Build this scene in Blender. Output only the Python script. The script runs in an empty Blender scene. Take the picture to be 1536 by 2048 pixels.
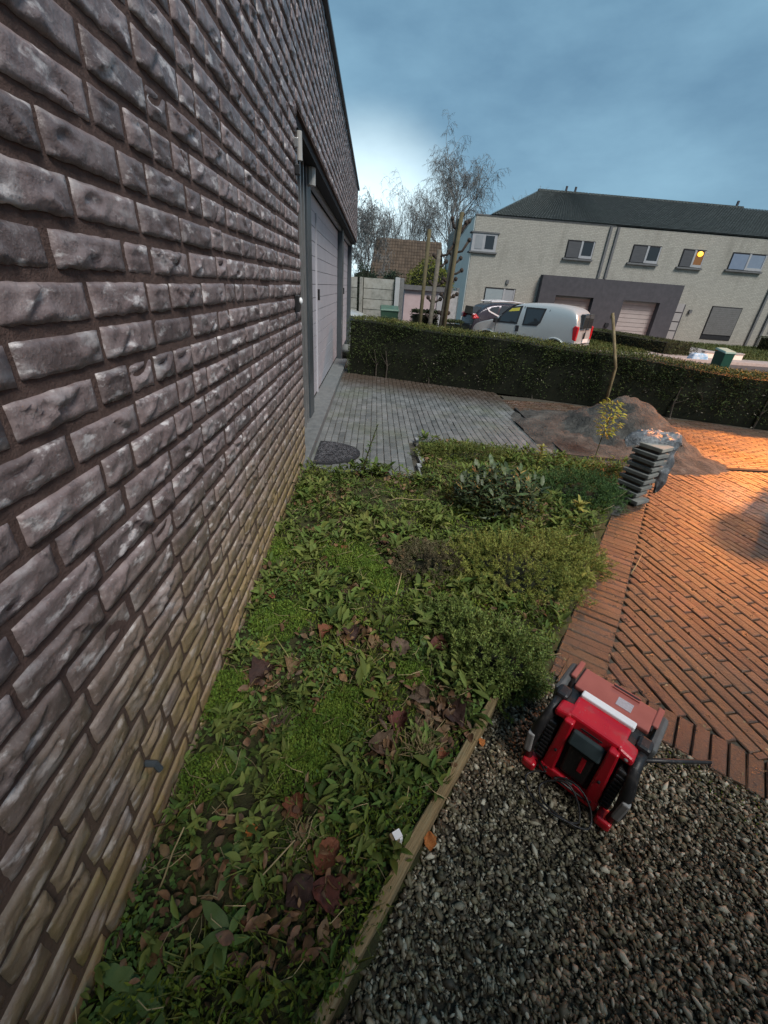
import bpy, math, random
import numpy as np
from mathutils import Vector, Matrix, noise as mnoise
R = math.radians
SC = bpy.context.scene
COL = SC.collection
rnd = random.Random(7)
rng = np.random.default_rng(11)

# ------------------------------------------------------------------ camera, world, sun, exposure
FPX = 820.0                                   # focal length in pixels of a 1536 x 2048 frame
CAM = np.array([0.53, 0.0, 1.39])
_d = np.array([752.0 - 768, 572.0 - 1024, FPX]); _d /= np.linalg.norm(_d)
_n = np.array([-0.075, 1.0, -(-0.075 * _d[0] + _d[1]) / _d[2]]); _n /= np.linalg.norm(_n)
_e = np.cross(_n, _d)
if _e[0] < 0: _e = -_e
cam_data = bpy.data.cameras.new('camera')
cam_data.sensor_fit = 'VERTICAL'; cam_data.sensor_height = 36.0
cam_data.lens = 36.0 * FPX / 2048.0
cam_data.clip_start = 0.02; cam_data.clip_end = 2000
cam = bpy.data.objects.new('camera', cam_data); COL.objects.link(cam)
cam.matrix_world = Matrix(((_e[0], -_e[1], -_e[2], CAM[0]),
                           (_d[0], -_d[1], -_d[2], CAM[1]),
                           (-_n[0], _n[1], _n[2], CAM[2]), (0, 0, 0, 1)))
SC.camera = cam

SUN_EL, SUN_AZ = R(52), R(150)                 # azimuth measured from +y towards +x
world = bpy.data.worlds.new('World'); SC.world = world; world.use_nodes = True
def build_world():
    nt = world.node_tree; N = nt.nodes; L = nt.links; N.clear()
    out = N.new('ShaderNodeOutputWorld'); bg = N.new('ShaderNodeBackground'); L.new(bg.outputs[0], out.inputs[0])
    bg.inputs['Strength'].default_value = 0.1
    sky = N.new('ShaderNodeTexSky'); sky.sky_type = 'NISHITA'; sky.sun_disc = False
    sky.sun_elevation = SUN_EL; sky.sun_rotation = SUN_AZ
    tc = N.new('ShaderNodeTexCoord')
    mp = N.new('ShaderNodeMapping'); mp.inputs['Scale'].default_value = (1, 1, 2.4); L.new(tc.outputs['Generated'], mp.inputs[0])
    nz = N.new('ShaderNodeTexNoise'); nz.inputs['Scale'].default_value = 1.9; nz.inputs['Detail'].default_value = 7; nz.inputs['Roughness'].default_value = .56
    L.new(mp.outputs[0], nz.inputs['Vector'])
    rp = N.new('ShaderNodeValToRGB'); L.new(nz.outputs['Fac'], rp.inputs[0])
    rp.color_ramp.elements[0].position = .34; rp.color_ramp.elements[0].color = (.36, .82, 1.27, 1)
    rp.color_ramp.elements[1].position = .68; rp.color_ramp.elements[1].color = (.98, 1.8, 2.35, 1)
    # a brighter gap in the overcast low in the sky ahead, where the day is going out
    dp = N.new('ShaderNodeVectorMath'); dp.operation = 'DOT_PRODUCT'; L.new(tc.outputs['Generated'], dp.inputs[0])
    g = Vector((-.02, 1, .05)).normalized(); dp.inputs[1].default_value = g
    mr = N.new('ShaderNodeMapRange'); mr.inputs['From Min'].default_value = .966; mr.inputs['From Max'].default_value = 1.0
    mr.interpolation_type = 'SMOOTHERSTEP'; L.new(dp.outputs['Value'], mr.inputs['Value'])
    gm = N.new('ShaderNodeMath'); gm.operation = 'MULTIPLY'; L.new(mr.outputs[0], gm.inputs[0])
    nr = N.new('ShaderNodeMapRange'); nr.inputs['From Min'].default_value = .3; nr.inputs['From Max'].default_value = .65; L.new(nz.outputs['Fac'], nr.inputs['Value'])
    nr.inputs['To Min'].default_value = .6
    L.new(nr.outputs[0], gm.inputs[1])
    m1 = N.new('ShaderNodeMix'); m1.data_type = 'RGBA'; m1.inputs[0].default_value = .9
    L.new(sky.outputs[0], m1.inputs[6]); L.new(rp.outputs[0], m1.inputs[7])
    m2 = N.new('ShaderNodeMix'); m2.data_type = 'RGBA'; L.new(gm.outputs[0], m2.inputs[0]); L.new(m1.outputs[2], m2.inputs[6])
    m2.inputs[7].default_value = (4.4, 5.5, 5.9, 1)
    L.new(m2.outputs[2], bg.inputs['Color'])
build_world()
sun_d = bpy.data.lights.new('sun', 'SUN'); sun_d.energy = 1.5; sun_d.angle = R(20); sun_d.color = (1, .96, .91)
sun = bpy.data.objects.new('sun', sun_d); COL.objects.link(sun)
sdir = Vector((math.cos(SUN_EL) * math.sin(SUN_AZ), math.cos(SUN_EL) * math.cos(SUN_AZ), math.sin(SUN_EL)))
sun.rotation_euler = sdir.to_track_quat('Z', 'Y').to_euler(); sun.location = (20, 10, 30)
SC.view_settings.view_transform = 'Standard'; SC.view_settings.look = 'None'
SC.view_settings.exposure = 1.3; SC.view_settings.gamma = 1.0; SC.view_settings.use_curve_mapping = False
LAMP = Vector((9.0, 7.0, 4.0)); LAMP_POWER = 3300.0  # assumed lamp out of view that lights the brick drive

# ------------------------------------------------------------------ layout helpers
def ray(px, py):
    v = np.array([px - 768.0, py - 1024.0, FPX]); return np.array([v @ _e, v @ _d, -(v @ _n)])
def gp(px, py, z=0.0):                         # the point of the horizontal plane z seen at a pixel of the photograph
    r = ray(px, py); return CAM + r * (z - CAM[2]) / r[2]
def yp(px, py, y):
    r = ray(px, py); return CAM + r * (y - CAM[1]) / r[1]
def proj(P):
    P = np.atleast_2d(np.asarray(P, float)) - CAM
    cx = P[:, 0] * _e[0] + P[:, 1] * _d[0] - P[:, 2] * _n[0]
    cy = P[:, 0] * _e[1] + P[:, 1] * _d[1] - P[:, 2] * _n[1]
    cz = P[:, 0] * _e[2] + P[:, 1] * _d[2] - P[:, 2] * _n[2]
    cz = np.where(cz < .02, .02, cz)
    return np.stack([768 + FPX * cx / cz, 1024 + FPX * cy / cz], 1)
def px_area(C):                                # area in the frame of a quad given by 4 corners
    q = proj(C)
    q = np.clip(q, [0, 0], [1536, 2048])
    x, y = q[:, 0], q[:, 1]
    return abs(np.dot(x, np.roll(y, -1)) - np.dot(y, np.roll(x, -1))) / 2
def inside(p, poly):
    x, y = p; c = False; n = len(poly)
    for i in range(n):
        x1, y1 = poly[i]; x2, y2 = poly[(i + 1) % n]
        if (y1 > y) != (y2 > y) and x < (x2 - x1) * (y - y1) / (y2 - y1) + x1: c = not c
    return c
def inside_np(P, poly):
    x, y = P[:, 0], P[:, 1]; c = np.zeros(len(P), bool); n = len(poly)
    for i in range(n):
        x1, y1 = poly[i]; x2, y2 = poly[(i + 1) % n]
        if y1 == y2: continue
        c ^= ((y1 > y) != (y2 > y)) & (x < (x2 - x1) * (y - y1) / (y2 - y1) + x1)
    return c
def fnoise(P, s, seed=0.0):
    return np.array([mnoise.noise(Vector((p[0] * s + seed, p[1] * s - seed * .7, (p[2] if len(p) > 2 else 0) * s + seed * 1.3))) for p in P])

# ------------------------------------------------------------------ material helper
def mat(name, cols, scale=6, detail=5, rough=.75, bump=0.0, bscale=None, spec=.35, var=0.0, hue=0.0, metal=0.0,
        stretch=(1, 1, 1), coord='world', rand='island', pos=None, extra=None, trans=0.0, rvar=0.0):
    m = bpy.data.materials.new(name); m.use_nodes = True
    nt = m.node_tree; N = nt.nodes; L = nt.links
    b = N['Principled BSDF']; b.inputs['Roughness'].default_value = rough; b.inputs['Metallic'].default_value = metal
    b.inputs['Specular IOR Level'].default_value = spec
    if coord == 'world':
        g = N.new('ShaderNodeNewGeometry'); src = g.outputs['Position']
    else:
        g = N.new('ShaderNodeTexCoord'); src = g.outputs['Object']
    mp = N.new('ShaderNodeMapping'); mp.inputs['Scale'].default_value = stretch; L.new(src, mp.inputs[0])
    nz = N.new('ShaderNodeTexNoise'); nz.inputs['Scale'].default_value = scale; nz.inputs['Detail'].default_value = detail
    nz.inputs['Roughness'].default_value = .62; L.new(mp.outputs[0], nz.inputs['Vector'])
    rp = N.new('ShaderNodeValToRGB'); L.new(nz.outputs['Fac'], rp.inputs[0]); cr = rp.color_ramp
    ps = pos or [.3 + .4 * i / max(1, len(cols) - 1) for i in range(len(cols))]
    while len(cr.elements) < len(cols): cr.elements.new(.5)
    for e, p, c in zip(cr.elements, ps, cols): e.position = p
    for e, c in zip(cr.elements, cols): e.color = (*c, 1)
    colr = rp.outputs[0]
    if var or hue:
        if rand == 'island':
            r_ = N.new('ShaderNodeNewGeometry'); ro = r_.outputs['Random Per Island']
        else:
            r_ = N.new('ShaderNodeObjectInfo'); ro = r_.outputs['Random']
        if rand == 'both':
            r2 = N.new('ShaderNodeNewGeometry'); ad = N.new('ShaderNodeMath'); ad.operation = 'ADD'
            L.new(ro, ad.inputs[0]); L.new(r2.outputs['Random Per Island'], ad.inputs[1])
            fr = N.new('ShaderNodeMath'); fr.operation = 'FRACT'; L.new(ad.outputs[0], fr.inputs[0]); ro = fr.outputs[0]
        hs = N.new('ShaderNodeHueSaturation'); L.new(colr, hs.inputs['Color'])
        mr = N.new('ShaderNodeMapRange'); mr.inputs['To Min'].default_value = 1 - var; mr.inputs['To Max'].default_value = 1 + var
        L.new(ro, mr.inputs['Value']); L.new(mr.outputs[0], hs.inputs['Value'])
        if hue:
            mu = N.new('ShaderNodeMath'); mu.operation = 'MULTIPLY'; mu.inputs[1].default_value = 7.13; L.new(ro, mu.inputs[0])
            f2 = N.new('ShaderNodeMath'); f2.operation = 'FRACT'; L.new(mu.outputs[0], f2.inputs[0])
            m2 = N.new('ShaderNodeMapRange'); m2.inputs['To Min'].default_value = .5 - hue; m2.inputs['To Max'].default_value = .5 + hue
            L.new(f2.outputs[0], m2.inputs['Value']); L.new(m2.outputs[0], hs.inputs['Hue'])
        colr = hs.outputs[0]
    if extra: colr = extra(N, L, colr, g, b)
    L.new(colr, b.inputs['Base Color'])
    if rvar:
        m3 = N.new('ShaderNodeMapRange'); m3.inputs['From Min'].default_value = .3; m3.inputs['From Max'].default_value = .7
        m3.inputs['To Min'].default_value = max(.05, rough - rvar); m3.inputs['To Max'].default_value = min(1, rough + rvar)
        L.new(nz.outputs['Fac'], m3.inputs['Value']); L.new(m3.outputs[0], b.inputs['Roughness'])
    if bump:
        bz = N.new('ShaderNodeTexNoise'); bz.inputs['Scale'].default_value = bscale or scale * 4; bz.inputs['Detail'].default_value = 6
        bz.inputs['Roughness'].default_value = .65; L.new(mp.outputs[0], bz.inputs['Vector'])
        bp = N.new('ShaderNodeBump'); bp.inputs['Strength'].default_value = 1.0; bp.inputs['Distance'].default_value = bump
        L.new(bz.outputs['Fac'], bp.inputs['Height']); L.new(bp.outputs[0], b.inputs['Normal'])
    if trans:
        b.inputs['Subsurface Weight'].default_value = 0
        tr = N.new('ShaderNodeBsdfTranslucent'); L.new(colr, tr.inputs['Color'])
        ms = N.new('ShaderNodeMixShader'); ms.inputs[0].default_value = trans
        o = [n for n in N if n.type == 'OUTPUT_MATERIAL'][0]
        L.new(b.outputs[0], ms.inputs[1]); L.new(tr.outputs[0], ms.inputs[2]); L.new(ms.outputs[0], o.inputs['Surface'])
    return m
def noise_mask(N, L, src, scale, lo, hi, detail=5, stretch=(1, 1, 1)):
    mp = N.new('ShaderNodeMapping'); mp.inputs['Scale'].default_value = stretch; L.new(src, mp.inputs[0])
    nz = N.new('ShaderNodeTexNoise'); nz.inputs['Scale'].default_value = scale; nz.inputs['Detail'].default_value = detail
    nz.inputs['Roughness'].default_value = .6; L.new(mp.outputs[0], nz.inputs['Vector'])
    mr = N.new('ShaderNodeMapRange'); mr.inputs['From Min'].default_value = lo; mr.inputs['From Max'].default_value = hi
    L.new(nz.outputs['Fac'], mr.inputs['Value']); return mr.outputs[0]
def mix(N, L, fac, a, b):
    m = N.new('ShaderNodeMix'); m.data_type = 'RGBA'
    if hasattr(fac, 'links') or not isinstance(fac, (int, float)): L.new(fac, m.inputs[0])
    else: m.inputs[0].default_value = fac
    for k, v in ((6, a), (7, b)):
        if isinstance(v, tuple): m.inputs[k].default_value = (*v, 1)
        else: L.new(v, m.inputs[k])
    return m.outputs[2]
def mul(N, L, a, b):
    m = N.new('ShaderNodeMath'); m.operation = 'MULTIPLY'; L.new(a, m.inputs[0])
    if isinstance(b, (int, float)): m.inputs[1].default_value = b
    else: L.new(b, m.inputs[1])
    return m.outputs[0]

# ------------------------------------------------------------------ mesh helpers
class MB:
    def __init__(s): s.V = []; s.F = []; s.n = 0
    def add(s, V, F):
        V = [tuple(map(float, v)) for v in V]; s.V += V; s.F += [tuple(i + s.n for i in f) for f in F]; s.n += len(V); return s
    def box(s, c, size, rz=0.0, taper=1.0, tilt=None, top=None):
        hx, hy, hz = size[0] / 2, size[1] / 2, size[2] / 2; ca, sa = math.cos(rz), math.sin(rz); V = []
        for z in (-1, 1):
            k = taper if z > 0 else 1
            for x, y in ((-1, -1), (1, -1), (1, 1), (-1, 1)):
                p = Vector((x * hx * k, y * hy * k, z * hz))
                if tilt is not None: p = tilt @ p
                V.append((c[0] + p.x * ca - p.y * sa, c[1] + p.x * sa + p.y * ca, c[2] + p.z))
        return s.add(V, [(0, 3, 2, 1), (4, 5, 6, 7), (0, 1, 5, 4), (1, 2, 6, 5), (2, 3, 7, 6), (3, 0, 4, 7)])
    def prism(s, poly, axis, a, b):            # polygon extruded along one axis
        n = len(poly); V = []
        for t in (a, b):
            for u, v in poly: V.append({'x': (t, u, v), 'y': (u, t, v), 'z': (u, v, t)}[axis])
        F = [tuple(range(n - 1, -1, -1)), tuple(range(n, 2 * n))] + [(i, (i + 1) % n, n + (i + 1) % n, n + i) for i in range(n)]
        return s.add(V, F)
    def tube(s, pts, radii, n=6, cap=True):
        pts = [Vector(p) for p in pts]
        if isinstance(radii, (int, float)): radii = [radii] * len(pts)
        V = []; F = []; ref = Vector((.31, .17, .93))
        for i, p in enumerate(pts):
            t = (pts[min(i + 1, len(pts) - 1)] - pts[max(i - 1, 0)])
            if t.length < 1e-7: t = Vector((0, 0, 1))
            t.normalize()
            u = t.cross(ref)
            if u.length < .05: u = t.cross(Vector((1, 0, 0)))
            u.normalize(); v = t.cross(u)
            for k in range(n):
                a = 2 * math.pi * k / n; V.append(p + (u * math.cos(a) + v * math.sin(a)) * radii[i])
        for i in range(len(pts) - 1):
            for k in range(n):
                F.append((i * n + k, i * n + (k + 1) % n, (i + 1) * n + (k + 1) % n, (i + 1) * n + k))
        if cap: F += [tuple(range(n - 1, -1, -1)), tuple(range((len(pts) - 1) * n, len(pts) * n))]
        return s.add(V, F)
    def ball(s, c, r, n=10, m=7, squash=(1, 1, 1)):
        V = []; F = []
        for j in range(m + 1):
            t = math.pi * j / m
            for i in range(n):
                a = 2 * math.pi * i / n
                V.append((c[0] + r * squash[0] * math.sin(t) * math.cos(a), c[1] + r * squash[1] * math.sin(t) * math.sin(a), c[2] + r * squash[2] * math.cos(t)))
        for j in range(m):
            for i in range(n): F.append((j * n + i, (j + 1) * n + i, (j + 1) * n + (i + 1) % n, j * n + (i + 1) % n))
        return s.add(V, F)
    def mesh(s, name, m=None, smooth=False):
        me = bpy.data.meshes.new(name); me.from_pydata(s.V, [], s.F); me.update()
        if m: me.materials.append(m)
        if smooth: me.polygons.foreach_set('use_smooth', [True] * len(me.polygons))
        return me
    def build(s, name, m, parent=None, smooth=False, bevel=0.0, seg=2, **kw):
        o = link(name, s.mesh(name, m, smooth), parent)
        if bevel:
            md = o.modifiers.new('bevel', 'BEVEL'); md.width = bevel; md.segments = seg; md.limit_method = 'ANGLE'; md.angle_limit = R(40)
        for k, v in kw.items(): o[k] = v
        return o
def link(name, me, parent=None, loc=None, rot=None, scale=None):
    o = bpy.data.objects.new(name, me); COL.objects.link(o)
    if parent is not None: o.parent = parent
    if loc is not None: o.location = loc
    if rot is not None: o.rotation_euler = rot
    if scale is not None: o.scale = scale
    return o
def tag(o, label=None, cat=None, group=None, kind=None):
    if label: o['label'] = label
    if cat: o['category'] = cat
    if group: o['group'] = group
    if kind: o['kind'] = kind
    return o
def thing(name, label, cat, loc=(0, 0, 0), rz=0.0, group=None):
    o = bpy.data.objects.new(name, None); COL.objects.link(o); o.empty_display_size = .1
    o.location = loc; o.rotation_euler = (0, 0, rz)
    return tag(o, label, cat, group)
def np_mesh(name, V, F, m, smooth=False):      # fast mesh from arrays, all faces of one size
    me = bpy.data.meshes.new(name); V = np.asarray(V, np.float32); F = np.asarray(F, np.int32); k = F.shape[1]
    me.vertices.add(len(V)); me.vertices.foreach_set('co', V.ravel())
    me.loops.add(F.size); me.loops.foreach_set('vertex_index', F.ravel())
    me.polygons.add(len(F)); me.polygons.foreach_set('loop_start', np.arange(0, F.size, k, dtype=np.int32))
    try: me.polygons.foreach_set('loop_total', np.full(len(F), k, dtype=np.int32))
    except Exception: pass
    if smooth: me.polygons.foreach_set('use_smooth', np.ones(len(F), bool))
    me.update(calc_edges=True); me.validate()
    me.materials.append(m); return me
def instance_np(TV, TF, P, X, Y, Z):           # template copied to points with per-copy axes (rows: n x 3)
    n = len(P); TV = np.asarray(TV, float); TF = np.asarray(TF)
    V = P[:, None, :] + TV[None, :, 0, None] * X[:, None, :] + TV[None, :, 1, None] * Y[:, None, :] + TV[None, :, 2, None] * Z[:, None, :]
    F = TF[None] + (np.arange(n) * len(TV))[:, None, None]
    return V.reshape(-1, 3), F.reshape(-1, TF.shape[1])
def norm(a): return a / np.maximum(1e-9, np.linalg.norm(a, axis=-1, keepdims=True))
LEAF_V = [(-.5, .0, 0), (0, 0, 0)]
LEAF6_V = [(0, 0, 0), (-.5, .42, .10), (.5, .42, .10), (0, .5, 0), (0, 1, -.12)]
LEAF6_F = [(0, 3, 1), (0, 2, 3), (1, 3, 4), (3, 2, 4)]
LEAF12_V = [(0, 0, 0), (0, .28, 0), (0, .55, .0), (0, .8, -.05), (0, 1, -.13), (-.36, .25, .07), (.36, .25, .07), (-.5, .52, .09), (.5, .52, .09), (-.32, .8, .03), (.32, .8, .03)]
LEAF12_F = [(0, 1, 5), (0, 6, 1), (1, 2, 7), (1, 7, 5), (1, 8, 2), (1, 6, 8), (2, 3, 9), (2, 9, 7), (2, 10, 3), (2, 8, 10), (3, 4, 9), (3, 10, 4)]
LEAF2_V = [(0, 0, 0), (-.5, .5, .04), (0, 1, -.05), (.5, .5, .04)]
LEAF2_F = [(0, 2, 1), (0, 3, 2)]
def leaf_axes(Dr, length, width, spin=None):
    Dr = norm(Dr); n = len(Dr); ref = np.where(np.abs(Dr[:, 2:3]) > .95, np.array([[1., 0, 0]]), np.array([[0, 0, 1.]]))
    X = norm(np.cross(Dr, ref)); Z = np.cross(X, Dr)
    if spin is not None:
        c, s_ = np.cos(spin)[:, None], np.sin(spin)[:, None]; X, Z = X * c + Z * s_, Z * c - X * s_
    return X * width[:, None], Dr * length[:, None], Z * length[:, None]
def leaf_cloud(name, P, Dr, length, width, m, fine=False, spin=None, parent=None):
    X, Y, Z = leaf_axes(np.asarray(Dr, float), length, width, spin)
    V, F = instance_np(*((LEAF12_V, LEAF12_F) if fine == 2 else (LEAF6_V, LEAF6_F) if fine else (LEAF2_V, LEAF2_F)), np.asarray(P, float), X, Y, Z)
    return link(name, np_mesh(name, V, F, m), parent)
def rdir(n, up=.5, flat=1.0):
    a = rng.uniform(0, 2 * np.pi, n); z = rng.normal(up, .35, n); return norm(np.stack([np.cos(a) * flat, np.sin(a) * flat, z], 1))

# ------------------------------------------------------------------ the ground
HEDGE_A, HEDGE_B = np.array([0.12, 7.55]), np.array([9.6, 4.05])   # front foot of the clipped hedge
def hedge_front(x):
    t = (x - HEDGE_A[0]) / (HEDGE_B[0] - HEDGE_A[0]); return HEDGE_A[1] + t * (HEDGE_B[1] - HEDGE_A[1])
STREET = -0.5
def ground_z(x, y):
    d = y - (hedge_front(x) + .9); t = min(1, max(0, d / 2.2)); t = t * t * (3 - 2 * t)
    return -.03 + t * (STREET - .02 + .03)
def build_ground():
    xs = sorted(set([-400, -200, -100, -60, -30, -15, -8] + [i * 1.0 for i in range(-4, 16)] + [18, 22, 30, 40, 60, 100, 200, 400]))
    ys = sorted(set([-200, -60, -20, -8, -4] + [i * .5 for i in range(-4, 30)] + [16, 18, 20, 24, 30, 40, 60, 100, 200, 600]))
    V = [(x, y, ground_z(min(max(x, -3), 12), y)) for y in ys for x in xs]; nx = len(xs)
    F = [(j * nx + i, j * nx + i + 1, (j + 1) * nx + i + 1, (j + 1) * nx + i) for j in range(len(ys) - 1) for i in range(nx - 1)]
    m = mat('earth', [(.045, .034, .022), (.075, .058, .036), (.05, .052, .028)], scale=3, rough=.95, bump=.02, bscale=30)
    MB().add(V, F).build('ground', m, kind='structure', smooth=True)
build_ground()

# ------------------------------------------------------------------ the brick garage
CH = .078                                      # course height
def brick_extra(N, L, col, g, b):
    pos = g.outputs['Position']
    bloom = noise_mask(N, L, pos, 11, .55, .70, 10, (1, .8, 1.6))
    col = mix(N, L, mul(N, L, bloom, .55), col, (.52, .50, .50))
    bl2 = noise_mask(N, L, pos, 26, .57, .65, 9, (1, .5, 1.2)); col = mix(N, L, mul(N, L, bl2, .8), col, (.66, .62, .61))
    bl3 = noise_mask(N, L, pos, 120, .58, .68, 4); col = mix(N, L, mul(N, L, bl3, .3), col, (.42, .40, .39))
    pit = noise_mask(N, L, pos, 38, .60, .72, 4); col = mix(N, L, mul(N, L, pit, .7), col, (.035, .03, .032))
    dk = noise_mask(N, L, pos, 4, .55, .8, 5); col = mix(N, L, mul(N, L, dk, .5), col, (.07, .06, .065))
    # splash dirt and algae on the lowest courses
    sp = N.new('ShaderNodeSeparateXYZ'); L.new(pos, sp.inputs[0])
    z = N.new('ShaderNodeMapRange'); z.inputs['From Min'].default_value = .85; z.inputs['From Max'].default_value = .25; L.new(sp.outputs['Z'], z.inputs['Value'])
    nm = noise_mask(N, L, pos, 5, .2, .6, 6, (1, 1, 2.2)); f = mul(N, L, z.outputs[0], nm)
    col = mix(N, L, mul(N, L, f, .92), col, (.25, .18, .085))
    z2 = N.new('ShaderNodeMapRange'); z2.inputs['From Min'].default_value = .5; z2.inputs['From Max'].default_value = .05; L.new(sp.outputs['Z'], z2.inputs['Value'])
    gm = noise_mask(N, L, pos, 11, .5, .66, 5); col = mix(N, L, mul(N, L, mul(N, L, z2.outputs[0], gm), .75), col, (.26, .2, .06))
    return col
M_BRICK = mat('handmade_brick', [(.120, .090, .088), (.19, .148, .145), (.265, .215, .21)], scale=18, rough=.40, bump=.0032, bscale=60, spec=.5, var=.30, rand='both', extra=brick_extra)
def mortar_extra(N, L, col, g, b):
    pos = g.outputs['Position']; sp = N.new('ShaderNodeSeparateXYZ'); L.new(pos, sp.inputs[0])
    z = N.new('ShaderNodeMapRange'); z.inputs['From Min'].default_value = .7; z.inputs['From Max'].default_value = .1; L.new(sp.outputs['Z'], z.inputs['Value'])
    return mix(N, L, mul(N, L, z.outputs[0], .6), col, (.12, .085, .04))
M_MORTAR = mat('brown_mortar', [(.075, .046, .038), (.12, .077, .065)], scale=40, rough=.95, bump=.004, bscale=120, extra=mortar_extra)
M_ANTH = mat('anthracite_steel', [(.045, .055, .062), (.06, .07, .078)], scale=9, rough=.4, spec=.5)
M_STEELLT = mat('grey_steel_trim', [(.22, .22, .22), (.3, .3, .3)], scale=9, rough=.35, metal=.5)
M_DOORWHITE = mat('white_door_paint', [(.38, .37, .395), (.44, .43, .455)], scale=3, rough=.5)
M_BLUESTONE = mat('blue_stone', [(.11, .115, .115), (.18, .185, .18)], scale=12, rough=.6, bump=.001, rvar=.15)
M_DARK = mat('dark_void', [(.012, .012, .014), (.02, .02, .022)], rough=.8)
M_BLACK = mat('black_plastic', [(.012, .012, .013), (.02, .02, .021)], scale=30, rough=.45, spec=.45)
M_WHITEP = mat('white_plastic', [(.72, .72, .72), (.8, .8, .8)], rough=.45)

M_LAMPGLASS = mat('pale_lamp_glass', [(.36, .35, .33), (.42, .41, .39)], rough=.4)
def brick_mesh(name, Lb, Hb, nx, nz, seed, crease):
    r = random.Random(seed); V = []; F = []
    cr = []
    for _ in range(crease):
        cr.append((r.uniform(.15, .85) * Lb, r.uniform(.1, .9) * Hb, r.uniform(-.9, .9), r.uniform(-14, 14), r.uniform(.003, .008) * r.choice((1, 1, -1)), r.uniform(.005, .010), r.uniform(.03, .08)))
    so = r.uniform(0, 100)
    ext = Vector((0, 0, 0))
    for j in range(nz + 1):
        for i in range(nx + 1):
            u, v = i / nx, j / nz; y, z = u * Lb, v * Hb
            n1 = mnoise.noise(Vector((y * 16, z * 16, so))); n2 = mnoise.noise(Vector((y * 45, z * 60, so + 9)))
            x = .0062 + .0030 * n1 + .0024 * n2
            for (y0, z0, sl, cv, am, wd, ln) in cr:
                dy = y - y0; dz = z - z0 - sl * dy - cv * dy * dy
                x += am * (math.exp(-(dz / wd) ** 2) - .7 * math.exp(-((dz + 1.6 * wd) / wd) ** 2)) * math.exp(-(dy / ln) ** 2)
            e = min(u, 1 - u) * Lb; f = min(v, 1 - v) * Hb
            if i in (0, nx): y += .003 * mnoise.noise(Vector((z * 50, so, 3))); x = .001
            elif i in (1, nx - 1): x *= .85
            if j in (0, nz): z += (.0045 if j == 0 else .002) * mnoise.noise(Vector((y * 38, so, 7))); x = min(x, .001 if j else .003)
            elif j in (1,): x *= .95
            V.append((max(-.004, min(.022, x)), y, z))
    W = nx + 1
    for j in range(nz):
        for i in range(nx): F.append((j * W + i, j * W + i + 1, (j + 1) * W + i + 1, (j + 1) * W + i))
    ring = [i for i in range(W)] + [j * W + nx for j in range(1, nz + 1)] + [nz * W + i for i in range(nx - 1, -1, -1)] + [j * W for j in range(nz - 1, 0, -1)]
    b0 = len(V)
    for k in ring: V.append((-.03, V[k][1], V[k][2]))
    for k in range(len(ring)):
        a, c = ring[k], ring[(k + 1) % len(ring)]; F.append((c, a, b0 + k, b0 + (k + 1) % len(ring)))
    return V, F
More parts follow.
